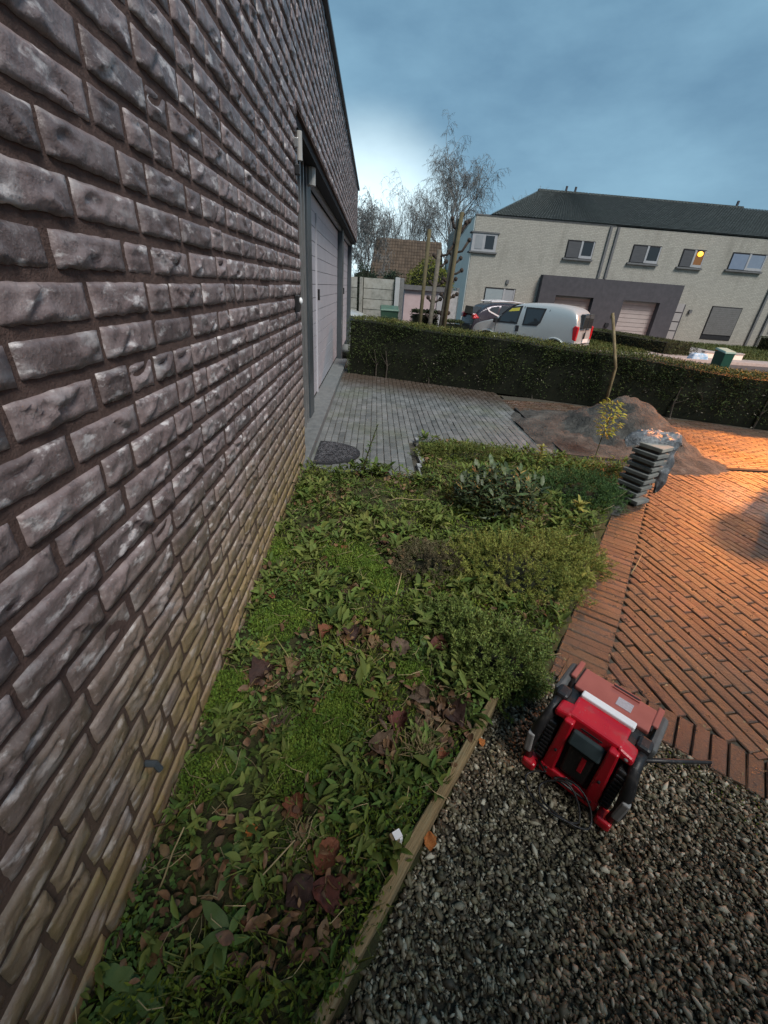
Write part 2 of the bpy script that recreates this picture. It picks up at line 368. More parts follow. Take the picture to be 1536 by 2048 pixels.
def build_garage():
    g = thing('brick_garage', 'long flat-roofed garage of rough grey handmade brick along the planted bed', 'garage', (0, 0, 0))
    TOPZ, LINZ, Y0, Y1, D0 = 3.275, 2.30, -1.3, 12.1, 3.30
    core = MB()
    prof = [(Y0, -.1), (D0, -.1), (D0, LINZ), (Y1, LINZ), (Y1, TOPZ), (Y0, TOPZ)]
    core.prism(prof, 'x', -.28, -.0004)
    wall = core.build('wall', M_MORTAR, g)
    rest = MB(); rest.box((-2.4, (Y0 + Y1) / 2, TOPZ + .0), (4.2, Y1 - Y0 - .02, .1)); rest.box((-4.3, (Y0 + Y1) / 2, 1.6), (.2, Y1 - Y0 - .04, 3.2))
    rest.box((-2.2, Y1 - .16, 1.55), (3.8, .2, 3.3)); rest.build('rear_wall', M_MORTAR, g)
    cop = MB().box((-.13, (Y0 + Y1) / 2, TOPZ + .05 + .012), (.34, Y1 - Y0 + .03, .03)); cop.build('roof_trim', M_ANTH, g)
    # bricks
    LS, LH, HB, J = .210, .100, .0575, .0145
    slots = []; r = random.Random(3); k = 0; z = .0 - CH * .3
    while z < TOPZ - .02:
        y = Y0 + r.uniform(0, .2); ymax = D0 if z < LINZ - .03 else Y1
        hb = min(HB, TOPZ - z)
        while y < ymax - .03:
            Lb = LS if r.random() < .68 else LH
            Lb = min(Lb + r.uniform(-.004, .004), ymax - y)
            if Lb > .04: slots.append((y, z, Lb, LINZ - z if z < LINZ < z + HB - 1e-6 and y >= D0 else 0))
            y += Lb + J
        z += CH
    slots = [s for s in slots if not s[3]]
    ar = []
    for (y, z, Lb, _) in slots:
        q = [(0, y, z), (0, y + Lb, z), (0, y + Lb, z + HB), (0, y, z + HB)]
        cen = proj([(0, y + Lb / 2, z + HB / 2)])[0]; a = px_area(q)
        if not (-60 < cen[0] < 1600 and -60 < cen[1] < 2100) or y < .12: a = 0
        ar.append(a)
    order = np.argsort(-np.array(ar)); big = set(order[:300].tolist())
    ms = [MB().add(*brick_mesh('brick', LS, HB, 20, 8, 100 + i, 1 + i % 3)).mesh('brick', M_BRICK, True) for i in range(18)]
    mh = [MB().add(*brick_mesh('brick', LH, HB, 10, 8, 300 + i, 1 + i % 2)).mesh('brick', M_BRICK, True) for i in range(10)]
    low = [brick_mesh('b', LS, HB, 6, 4, 500 + i, 1) for i in range(14)]; lowh = [brick_mesh('b', LH, HB, 4, 4, 700 + i, 1) for i in range(8)]
    many = MB(); r = random.Random(5)
    for i, (y, z, Lb, _) in enumerate(slots):
        hd = Lb < .15; base = LH if hd else LS; s = Lb / base; dz = r.uniform(-.002, .002); dx = r.uniform(-.002, .003)
        if i in big:
            link('brick', r.choice(mh if hd else ms), wall, (dx, y, z + dz), (0, 0, r.uniform(-.012, .012)), (1, s, r.uniform(.96, 1.03)))
        else:
            V, F = r.choice(lowh if hd else low); many.add([(a + dx, y + b * s, z + dz + c) for a, b, c in V], F)
    o = many.build('brickwork', M_BRICK, wall, smooth=True); o['kind'] = 'stuff'
    # recess under the lintel: soffit, frames, doors
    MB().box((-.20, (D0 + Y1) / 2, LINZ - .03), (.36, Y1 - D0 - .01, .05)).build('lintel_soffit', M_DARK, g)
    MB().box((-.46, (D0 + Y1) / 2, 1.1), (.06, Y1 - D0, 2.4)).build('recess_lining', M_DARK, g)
    jm = MB()
    jm.box((-.145, D0 + .02, 1.13), (.25, .035, 2.3)); jm.build('door_reveal', M_DARK, g)
    fr = thing_part('door_frame', g)
    MB().box((-.13, 4.10, 1.16), (.05, .05, 2.20)).build('frame', M_STEELLT, fr)
    MB().box((-.13, 4.27, 1.16), (.05, .04, 2.20)).build('frame', M_STEELLT, fr)
    MB().box((-.215, 4.3, 1.16), (.04, .30, 2.20)).build('door_leaf', M_ANTH, fr)
    MB().box((-.165, 4.56, 1.12), (.12, .28, 2.28)).build('post', M_ANTH, g, bevel=.004)
    MB().box((-.17, 8.95, 1.12), (.13, .36, 2.28)).build('post', M_ANTH, g, bevel=.004)
    MB().box((-.17, 11.9, 1.12), (.13, .3, 2.28)).build('post', M_ANTH, g, bevel=.004)
    for a, b in ((4.71, 8.76), (9.14, 11.74)):
        d = thing_part('garage_door', g); n = 15; h = 2.1 / n
        MB().box((-.235, (a + b) / 2, 1.16), (.03, b - a, 2.14)).build('door_leaf', M_DARK, d)
        me = MB().box((0, 0, 0), (.03, b - a - .01, h - .006)).mesh('panel', M_DOORWHITE)
        for k in range(n): link('panel', me, d, (-.208 + rnd.uniform(-.0012, .0012), (a + b) / 2, .1 + h * (k + .5)))
        MB().box((-.185, a + .95, 1.05), (.02, .03, 2.02)).build('wicket_edge', M_DOORWHITE, d)
        MB().box((-.178, a + 1.0, 1.25), (.05, .035, .12)).build('handle', M_BLACK, d)
        MB().box((-.15, (a + b) / 2, 2.22), (.04, b - a, .05)).build('door_rail', M_STEELLT, d)
    # blue stone threshold (three lengths)
    ys = [3.14, 5.1, 6.9, 8.6]
    for a, b in zip(ys, ys[1:]): MB().box((-.082, (a + b) / 2, .035), (.225, b - a - .006, .10)).build('threshold_stone', M_BLUESTONE, g, bevel=.006)
    MB().box((-.02, 3.45, .02), (.02, .01, .01)).build('threshold_joint', M_DARK, g)
    # motion lamp, bell, downpipe bracket
    lp = thing_part('wall_lamp', g)
    MB().box((.018, 3.19, 2.10), (.03, .03, .05)).build('lamp_arm', M_STEELLT, lp, bevel=.006)
    MB().tube([(.036, 3.19, 2.02), (.036, 3.19, 2.155)], .016, 10).build('lamp_glass', M_LAMPGLASS, lp)
    MB().box((.02, 3.19, 1.975), (.03, .04, .05)).build('lamp_sensor', M_BLACK, lp, bevel=.004)
    MB().tube([(-.085, 4.53, 2.12), (-.085, 4.53, 2.265)], .045, 10).build('motion_sensor', M_LAMPGLASS, g)
    bl = thing_part('door_bell', g)
    MB().box((.018, 3.05, 1.255), (.03, .055, .10)).build('bell_housing', M_BLACK, bl, bevel=.006)
    MB().ball((.04, 3.05, 1.27), .022, squash=(.6, 1, 1)).build('bell_button', M_WHITEP, bl, smooth=True)
    # small pipe stub at the foot of the wall
    MB().tube([(-.01, .62, .28), (.025, .62, .28), (.032, .62, .255)], .009, 7).build('pipe_stub', M_ANTH, g)
    return g
def thing_part(name, parent):
    o = bpy.data.objects.new(name, None); COL.objects.link(o); o.parent = parent; return o
build_garage()
# ------------------------------------------------------------------ paving, bed, gravel
BED = [(0.0, -.6), (.20, -.4), (.49, .22), (1.12, 1.13), (1.27, 1.20), (1.335, 1.20), (2.31, 2.60), (2.635, 3.06), (3.0, 3.60), (2.5, 3.80), (1.04, 4.02), (.985, 3.09), (.02, 3.20)]
GRAV = [(.16, -.9), (.20, -.42), (.51, .22), (1.14, 1.12), (1.27, 1.17), (1.66, .885), (1.88, .70), (2.9, -.15), (2.9, -.9)]
M_SOIL = mat('dark_soil', [(.030, .022, .012), (.045, .045, .016), (.06, .085, .018)], scale=14, rough=.95, bump=.02, bscale=40)
def bed_z(x, y):
    h = .02 + .025 * mnoise.noise(Vector((x * 2.1, y * 2.1, 4))) + .014 * mnoise.noise(Vector((x * 6, y * 6, 1)))
    return h + .02
def build_bed():
    st = .06; xs = np.arange(-.02, 3.1, st); ys = np.arange(-.6, 4.1, st); nx = len(xs); V = []; F = []
    ok = {}
    for j, y in enumerate(ys):
        for i, x in enumerate(xs):
            V.append((x, y, bed_z(x, y) if inside((x, y), BED) else -.012)); ok[i, j] = inside((x, y), BED)
    for j in range(len(ys) - 1):
        for i in range(nx - 1):
            if any(ok[a, b] for a, b in ((i, j), (i + 1, j), (i, j + 1), (i + 1, j + 1))): F.append((j * nx + i, j * nx + i + 1, (j + 1) * nx + i + 1, (j + 1) * nx + i))
    MB().add(V, F).build('planting_bed', M_SOIL, kind='structure', smooth=True)
build_bed()

def paver_mesh(name, L, W, H, m, seed, bev=.004):
    r = random.Random(seed); V = []; c = [(-L / 2, -W / 2), (L / 2, -W / 2), (L / 2, W / 2), (-L / 2, W / 2)]; j = lambda a: r.uniform(-a, a)
    top = []
    for x, y in c: V.append((x + j(.0012), y + j(.0012), -H))
    for x, y in c: V.append((x + j(.0015), y + j(.0015), -bev + j(.001)))
    for x, y in c: V.append((x - math.copysign(bev, x) + j(.001), y - math.copysign(bev, y) + j(.001), j(.0012)))
    V.append((j(.02), j(.006), .0012 + j(.0016)))
    F = []
    for k in range(4):
        a = (k + 1) % 4; F += [(k, a, 4 + a, 4 + k), (4 + k, 4 + a, 8 + a, 8 + k), (8 + k, 8 + a, 12)]
    return V, F
def lay(name, slots, size, m, parent, seed, H=.05, nvar=10, limit=300, extra_name='paving_remainder'):
    """slots: list of (x, y, angle, length); the largest in view become single parts"""
    L, W = size; meshes = [MB().add(*paver_mesh(name, L, W, H, m, seed + i)).mesh(name, m) for i in range(nvar)]
    raw = [paver_mesh(name, L, W, H, m, seed + 50 + i) for i in range(nvar)]; ar = []
    for (x, y, a, l, z) in slots:
        c, s = math.cos(a), math.sin(a); q = []
        for u, v in ((-l / 2, -W / 2), (l / 2, -W / 2), (l / 2, W / 2), (-l / 2, W / 2)): q.append((x + u * c - v * s, y + u * s + v * c, z))
        cen = proj([(x, y, z)])[0]; ar.append(px_area(q) if -20 < cen[0] < 1556 and -20 < cen[1] < 2068 and y > .1 else 0)
    big = set(np.argsort(-np.array(ar))[:limit].tolist()); many = MB(); r = random.Random(seed)
    for i, (x, y, a, l, z) in enumerate(slots):
        dz = r.uniform(-.0025, .0025); da = r.uniform(-.012, .012); tx, ty = r.uniform(-.012, .012), r.uniform(-.008, .008); sx = l / L
        if i in big: link(name, r.choice(meshes), parent, (x, y, z + dz), (tx, ty, a + da), (sx, 1, 1))
        else:
            V, F = r.choice(raw); c, s = math.cos(a + da), math.sin(a + da)
            many.add([(x + u * sx * c - v * s, y + u * sx * s + v * c, z + dz + w + v * tx * .5) for u, v, w in V], F)
    if many.n: tag(many.build(extra_name, m, parent), kind='stuff')

def clay_extra(N, L, col, g, b):
    pos = g.outputs['Position']
    mo = noise_mask(N, L, pos, 2.3, .45, .68, 8); col = mix(N, L, mul(N, L, mo, .65), col, (.060, .048, .030))
    sc = noise_mask(N, L, pos, 70, .6, .7, 3); col = mix(N, L, mul(N, L, sc, .5), col, (.03, .022, .016))
    sd = noise_mask(N, L, pos, 1.1, .52, .72, 7); col = mix(N, L, mul(N, L, sd, .3), col, (.13, .095, .066))
    # a round patch where the bricks turn greyer
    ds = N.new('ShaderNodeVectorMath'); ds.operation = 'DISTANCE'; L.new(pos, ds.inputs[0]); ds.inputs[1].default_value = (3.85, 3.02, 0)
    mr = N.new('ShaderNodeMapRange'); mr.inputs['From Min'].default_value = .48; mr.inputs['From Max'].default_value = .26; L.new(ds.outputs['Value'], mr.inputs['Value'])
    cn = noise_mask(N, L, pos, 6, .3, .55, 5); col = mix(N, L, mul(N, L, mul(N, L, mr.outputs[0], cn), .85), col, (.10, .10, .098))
    return col
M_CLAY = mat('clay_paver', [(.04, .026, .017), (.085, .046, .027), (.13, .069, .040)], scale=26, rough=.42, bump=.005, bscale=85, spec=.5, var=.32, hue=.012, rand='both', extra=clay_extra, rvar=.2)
def grey_extra(N, L, col, g, b):
    pos = g.outputs['Position']
    mo = noise_mask(N, L, pos, 1.3, .48, .68, 6); col = mix(N, L, mul(N, L, mo, .5), col, (.12, .13, .075))
    sp = N.new('ShaderNodeSeparateXYZ'); L.new(pos, sp.inputs[0])
    # leaf dirt that the wind leaves along the foot of the hedge
    ma = N.new('ShaderNodeMath'); ma.operation = 'MULTIPLY_ADD'; L.new(sp.outputs['X'], ma.inputs[0]); ma.inputs[1].default_value = .37; L.new(sp.outputs['Y'], ma.inputs[2])
    mr = N.new('ShaderNodeMapRange'); mr.inputs['From Min'].default_value = 6.35; mr.inputs['From Max'].default_value = 7.15; L.new(ma.outputs[0], mr.inputs['Value'])
    nz = noise_mask(N, L, pos, 3.5, .05, .45, 6)
    return mix(N, L, mul(N, L, mul(N, L, mr.outputs[0], nz), .9), col, (.055, .036, .024))
M_GREYP = mat('grey_concrete_paver', [(.10, .104, .10), (.14, .144, .14), (.18, .182, .178)], scale=5, rough=.6, bump=.003, bscale=60, var=.2, rand='both', extra=grey_extra, rvar=.15)
M_JOINT = mat('joint_sand', [(.05, .046, .036), (.085, .076, .058)], scale=30, rough=.95, bump=.004, bscale=120)
M_SAND = mat('grey_sand', [(.032, .031, .028), (.07, .067, .06), (.12, .115, .102)], scale=7, detail=9, rough=.95, bump=.03, bscale=26)
EDGE = [(2.55, 5.7), (2.52, 3.88), (3.0, 3.70)]
def build_paving():
    gs = [(-.04, 3.12), (.985, 3.03), (1.03, 3.98), (2.52, 3.86), (2.55, 5.75), (2.58, 7.4), (0.0, 8.2)]
    base = MB().prism([(-.05, 3.16), (.975, 3.07), (1.03, 4.02), (2.50, 3.90), (2.54, 5.75), (2.56, 6.9), (-.05, 8.0)], 'z', -.10, -.008)
    dv = base.build('paved_drive', M_JOINT, kind='structure')
    sl = []; W, Lp = .066, .205; x = .055; k = 0
    while x < 2.6:
        y0 = 3.165 - .09 * x if x < .97 else 4.04 - .08 * (x - 1.03); y = y0 - (k % 2) * .10
        while y < min(8.0, hedge_front(x) + .35):
            a, b = max(y, y0), y + Lp - .011
            if b - a > .03 and not (2.52 < x): sl.append((x, (a + b) / 2, math.pi / 2, b - a, 0.004))
            y += Lp
        x += W; k += 1
    lay('paver', sl, (Lp - .006, W - .0045), M_GREYP, dv, 900, extra_name='far_paving')
    # clay bricks
    cb = [(1.50, 1.275), (2.64, 2.84), (2.9, 3.2), (3.02, 3.78), (8.5, 3.95), (8.5, -.6), (3.3, -.6), (1.33, 1.16)]
    base = MB().prism([(1.285, 1.17), (1.70, .84), (1.92, .665), (3.0, -.22), (3.3, -.6), (8.6, -.6), (8.6, 6.0), (2.6, 6.6), (2.56, 3.88), (3.03, 3.6), (2.655, 3.06), (2.33, 2.60), (1.355, 1.205)], 'z', -.10, -.010)
    cd = base.build('brick_driveway', M_JOINT, kind='structure')
    sl = []
    # border course laid head-on along the bed
    a0, a1 = np.array([1.33, 1.20]), np.array([2.98, 3.56]); dd = (a1 - a0); Ln = np.linalg.norm(dd); dd /= Ln; nn = np.array([dd[1], -dd[0]])
    ang = math.atan2(nn[1], nn[0]); t = .03
    while t < Ln:
        p = a0 + dd * t + nn * .125; sl.append((p[0], p[1], ang, .205, .003)); t += .0535
    # edge course along the gravel
    b0, b1 = np.array([1.36, 1.14]), np.array([3.3, -.48]); d2 = b1 - b0; L2 = np.linalg.norm(d2); d2 /= L2; n2 = np.array([-d2[1], d2[0]]); a2 = math.atan2(n2[1], n2[0]); t = .02
    while t < L2:
        p = b0 + d2 * t + n2 * .085; sl.append((p[0], p[1], a2, .165, .003)); t += .0535
    # the field
    f = np.array([.17, -.985]); f /= np.linalg.norm(f); s = np.array([f[1] * -1, f[0]]); af = math.atan2(f[1], f[0])
    for i in range(-60, 150):
        o = np.array([1.3, 3.9]) + s * (i * .0545) * np.sign(s[0])
        # every row runs from the gutter or the bed border to the gravel border, cut bricks at both ends
        lo = max((o[1] - 3.74) / -f[1], -50); hi = (o[1] + .5) / -f[1]
        v = f @ nn; q = (o - a0) @ nn
        tb = (.232 - q) / v; lo = max(lo, tb) if v > 0 else lo; hi = min(hi, tb) if v < 0 else hi
        v = f @ n2; q = (o - b0) @ n2; tg = (.172 - q) / v
        hi = min(hi, tg) if v < 0 else hi; lo = max(lo, tg) if v > 0 else lo
        t = lo - (.105 if i % 2 else .0) - rnd.uniform(0, .02)
        while t < hi:
            x0, x1 = max(t, lo), min(t + .2060, hi); t += .2105
            if x1 - x0 < .02: continue
            p = o + f * (x0 + x1) / 2
            if p[0] > 8.3 or p[0] < 1.3: continue
            sl.append((p[0], p[1], af, x1 - x0, .002))
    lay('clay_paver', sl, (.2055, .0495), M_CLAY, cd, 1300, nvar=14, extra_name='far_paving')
    # the strip beyond the gutter line: same bricks the other way round, half lost under sand
    s2 = []
    y = 3.86; k = 0
    while y < 6.3:
        x = 2.6 + (k % 2) * .1
        while x < 8.4:
            if y < hedge_front(x) - .02: s2.append((x, y, 0, .2, .0))
            x += .206
        y += .0545; k += 1
    many = MB()
    raw = [paver_mesh('p', .2, .050, .05, None, 60 + i) for i in range(8)]
    for (x, y, a, l, z) in s2: V, F = rnd.choice(raw); many.add([(x + u, y + v, z + w) for u, v, w in V], F)
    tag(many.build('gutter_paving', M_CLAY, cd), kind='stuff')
    tag(MB().box((6.2, 3.80, .003), (5.0, .055, .02), rz=.01).build('gutter', M_DARK), kind='structure')
build_paving()
M_KERB = mat('concrete_kerb', [(.26, .27, .27), (.38, .39, .39)], scale=10, rough=.8, bump=.002, bscale=80)
M_WOOD = mat('weathered_timber', [(.12, .085, .045), (.22, .165, .085), (.27, .22, .13)], scale=9, rough=.8, bump=.003, bscale=60, stretch=(1, 1, 1))
M_METALEDGE = mat('dark_edging', [(.03, .03, .03), (.06, .055, .05)], scale=10, rough=.7)

def small_setting():
    o = thing('paver_edging', 'light grey concrete edging blocks at the corner of the grey paving', 'edging', (1.0, 3.5, 0))
    M = [(.035, .50, -.055), (-.005, .10, -.06), (-.01, -.10, -.06), (-.015, -.32, -.06)]
    MB().box((.045, .50, .012), (.075, .12, .09), rz=.1).build('edging_block', M_KERB, o, bevel=.005)
    MB().box((.02, .12, -.005), (.045, .36, .07), rz=.05).build('edging_block', M_KERB, o, bevel=.005)
    MB().box((.0, -.27, -.006), (.045, .38, .07), rz=.05).build('edging_block', M_KERB, o, bevel=.005)
    a, b = gp(640, 2048)[:2], gp(1012, 1358)[:2]; d = (b - a); a2 = a - d * .75; L = np.linalg.norm(b - a2); c = (a2 + b) / 2
    pl = MB(); n = 14
    ang = math.atan2(d[1], d[0]); V = []; F = []
    for i in range(n + 1):
        t = -L / 2 + L * i / n; w = .0155 + .0012 * math.sin(i * 1.7); wob = .003 * math.sin(i * .9)
        for u, z in ((-w, -.09), (w, -.09), (w, .058 + .002 * math.sin(i * 2.3)), (w - .004, .064), (-w + .004, .065 + .002 * math.cos(i * 1.1)), (-w, .058)): V.append((t, u + wob, z))
    for i in range(n):
        for k in range(6): F.append((i * 6 + k, i * 6 + (k + 1) % 6, i * 6 + 6 + (k + 1) % 6, i * 6 + 6 + k))
    F += [tuple(range(5, -1, -1)), tuple(range(n * 6, n * 6 + 6))]
    o = pl.add(V, F).build('timber_edging', mat('weathered_timber_board', [(.10, .07, .035), (.24, .18, .09), (.30, .25, .15)], scale=16, rough=.8, bump=.004, bscale=50, stretch=(.22, 6, 2), coord='object'))
    o.location = (c[0], c[1], 0); o.rotation_euler = (0, 0, ang)
    tag(o, 'weathered timber board on edge between the green bed and the gravel', 'edging')
    # steel strips at the edge of the grey paving
    for (p, q, lab) in (((2.55, 5.68), (2.53, 4.62), 'dark edging strip beside the sand pile, upper length by the hedge'), ((2.53, 4.5), (2.53, 3.9), 'dark edging strip between grey paving and sand, lower length'), ((2.53, 3.88), (3.06, 3.80), 'dark edging strip running towards the stacked slabs')):
        p, q = np.array(p), np.array(q); d = q - p; m = (p + q) / 2
        o = MB().box((0, 0, .012), (np.linalg.norm(d), .022, .05)).build('edging_strip', M_METALEDGE); o.location = (m[0], m[1], 0); o.rotation_euler = (rnd.uniform(-.05, .05), 0, math.atan2(d[1], d[0]))
        tag(o, lab, 'edging strip', 'dark edging strips')
    # half-round mat
    V = []; F = []; n = 18; pts = [(.09, 3.30)]
    c0 = np.array([.09, 3.60]); rr = [(.02, .30)]
    poly = [(.06 + .40 * math.sin(math.pi * i / n), 3.60 - .29 * math.cos(math.pi * i / n)) for i in range(n + 1)]
    o = MB().prism(poly, 'z', .006, .022).build('door_mat', mat('rubber_mat', [(.016, .016, .018), (.035, .035, .038)], scale=30, rough=.75, bump=.004, bscale=140)); tag(o, 'dark half-round rubber door mat on the grey paving', 'doormat')
    mt = o; pos = []
    cs = MB()
    for _ in range(420):
        a = rnd.uniform(.1, math.pi - .1); r_ = math.sqrt(rnd.random()) * .93; x = .06 + .385 * r_ * math.sin(a) + .01; y = 3.60 - .28 * r_ * math.cos(a); b = rnd.uniform(0, 6.28); l = rnd.uniform(.008, .02)
        cs.tube([(x, y, .022), (x + l * math.cos(b), y + l * math.sin(b), .030), (x + 2 * l * math.cos(b + .8), y + 2 * l * math.sin(b + .8), .022)], .0028, 4)
    tag(cs.build('curled_fibre', mat('mat_fibre', [(.05, .05, .056), (.10, .10, .11)], rough=.6), mt), kind='stuff')
    # irregular flat patch shape for the brick drive
    def blot(name, c, rx, ry, rz, z, m, seed, nn=40):
        pts = []
        for i in range(nn):
            a = 2 * math.pi * i / nn; k = 1 + .22 * mnoise.noise(Vector((math.cos(a) * 1.6, math.sin(a) * 1.6, seed))) + .07 * mnoise.noise(Vector((math.cos(a) * 6, math.sin(a) * 6, seed)))
            u, v = rx * k * math.cos(a), ry * k * math.sin(a); pts.append((c[0] + u * math.cos(rz) - v * math.sin(rz), c[1] + u * math.sin(rz) + v * math.cos(rz), z))
        tag(MB().add(pts, [tuple(range(nn))]).build(name, m), kind='structure')
build_small = small_setting; small_setting()

# gravel
def stone_extra(N, L, col, g, b):
    r_ = N.new('ShaderNodeNewGeometry'); m = N.new('ShaderNodeMath'); m.operation = 'MULTIPLY'; m.inputs[1].default_value = 13.7; L.new(r_.outputs['Random Per Island'], m.inputs[0])
    f = N.new('ShaderNodeMath'); f.operation = 'FRACT'; L.new(m.outputs[0], f.inputs[0])
    mr = N.new('ShaderNodeMapRange'); mr.inputs['From Min'].default_value = .80; mr.inputs['From Max'].default_value = 1.0; L.new(f.outputs[0], mr.inputs['Value'])
    col = mix(N, L, mul(N, L, mr.outputs[0], .9), col, (.52, .49, .38))
    m2 = N.new('ShaderNodeMapRange'); m2.inputs['From Min'].default_value = .45; m2.inputs['From Max'].default_value = .0; L.new(f.outputs[0], m2.inputs['Value'])
    return mix(N, L, mul(N, L, m2.outputs[0], .8), col, (.035, .028, .018))
M_STONE = mat('gravel_stone', [(.07, .058, .034), (.14, .118, .073), (.26, .235, .165)], scale=25, rough=.6, bump=.0008, bscale=200, spec=.4, var=.6, hue=.02, extra=stone_extra)
def ico():
    import bmesh
    bm = bmesh.new(); bmesh.ops.create_icosphere(bm, subdivisions=1, radius=1); V = np.array([v.co[:] for v in bm.verts]); F = np.array([[v.index for v in f.verts] for f in bm.faces]); bm.free(); return V, F
ICO_V, ICO_F = ico()
OCT_V = np.array([(0, 0, 1), (.9, 0, .25), (.28, .85, .3), (-.72, .55, .2), (-.75, -.5, .28), (.25, -.88, .22), (.7, .5, -.4), (-.3, .8, -.45), (-.9, 0, -.4), (-.25, -.8, -.4), (.7, -.5, -.45), (0, 0, -1)])
OCT_F = np.array([(0, 1, 2), (0, 2, 3), (0, 3, 4), (0, 4, 5), (0, 5, 1), (1, 6, 2), (2, 7, 3), (3, 8, 4), (4, 9, 5), (5, 10, 1), (2, 6, 7), (3, 7, 8), (4, 8, 9), (5, 9, 10), (1, 10, 6), (11, 7, 6), (11, 8, 7), (11, 9, 8), (11, 10, 9), (11, 6, 10)])
def rand_rot(n):
    q = norm(rng.normal(size=(n, 4))); w, x, y, z = q.T
    return np.stack([np.stack([1 - 2 * (y * y + z * z), 2 * (x * y - z * w), 2 * (x * z + y * w)], -1), np.stack([2 * (x * y + z * w), 1 - 2 * (x * x + z * z), 2 * (y * z - x * w)], -1), np.stack([2 * (x * z - y * w), 2 * (y * z + x * w), 1 - 2 * (x * x + y * y)], -1)], 1)
def build_gravel():
    base = MB().prism(GRAV, 'z', -.08, -.006)
    gb = base.build('gravel_bed', mat('gravel_dust', [(.03, .026, .018), (.06, .05, .036)], scale=40, rough=.95, bump=.004, bscale=90), kind='structure')
    n = 130000; P = np.stack([rng.uniform(.15, 2.9, n), rng.uniform(-.9, 1.2, n)], 1); P = P[inside_np(P, GRAV)]
    q = proj(np.column_stack([P, np.zeros(len(P))])); out = (q[:, 0] < -60) | (q[:, 0] > 1640) | (q[:, 1] > 2140) | (P[:, 1] < .05)
    P = P[~out | (rng.random(len(P)) < .12)]; n = len(P)
    sz = np.clip(rng.lognormal(math.log(.0050), .38, n), .0026, .0125)
    ax = np.stack([sz * rng.uniform(1.05, 1.9, n), sz * rng.uniform(.7, 1.05, n), sz * rng.uniform(.45, .85, n)], 1)
    Rm = rand_rot(n); tilt = rng.uniform(0, 6.28, n); flat = rng.random(n) < .75
    ca, sa = np.cos(tilt), np.sin(tilt); z0 = np.zeros(n); Rz = np.stack([np.stack([ca, -sa, z0], -1), np.stack([sa, ca, z0], -1), np.stack([z0, z0, z0 + 1], -1)], 1)
    Rm = np.where(flat[:, None, None], np.einsum('nij,njk->nik', Rz, np.tile(np.eye(3), (n, 1, 1)) + .25 * (Rm - np.eye(3)) * .6), Rm)
    V = []
    shape = np.stack([OCT_V * (1 + .22 * rng.normal(size=(len(OCT_V), 1))) for _ in range(12)])
    k = rng.integers(0, 12, n); T = shape[k] * ax[:, None, :]
    V = np.einsum('nvj,nij->nvi', T, Rm); V += np.concatenate([P, (-.003 + rng.uniform(0, .013, n))[:, None]], 1)[:, None, :]
    F = (OCT_F[None] + (np.arange(n) * len(OCT_V))[:, None, None]).reshape(-1, 3)
    o = link('gravel', np_mesh('gravel', V.reshape(-1, 3), F, M_STONE, True)); tag(o, 'loose mixed river gravel around the red radio', 'gravel', kind='stuff')
build_gravel()
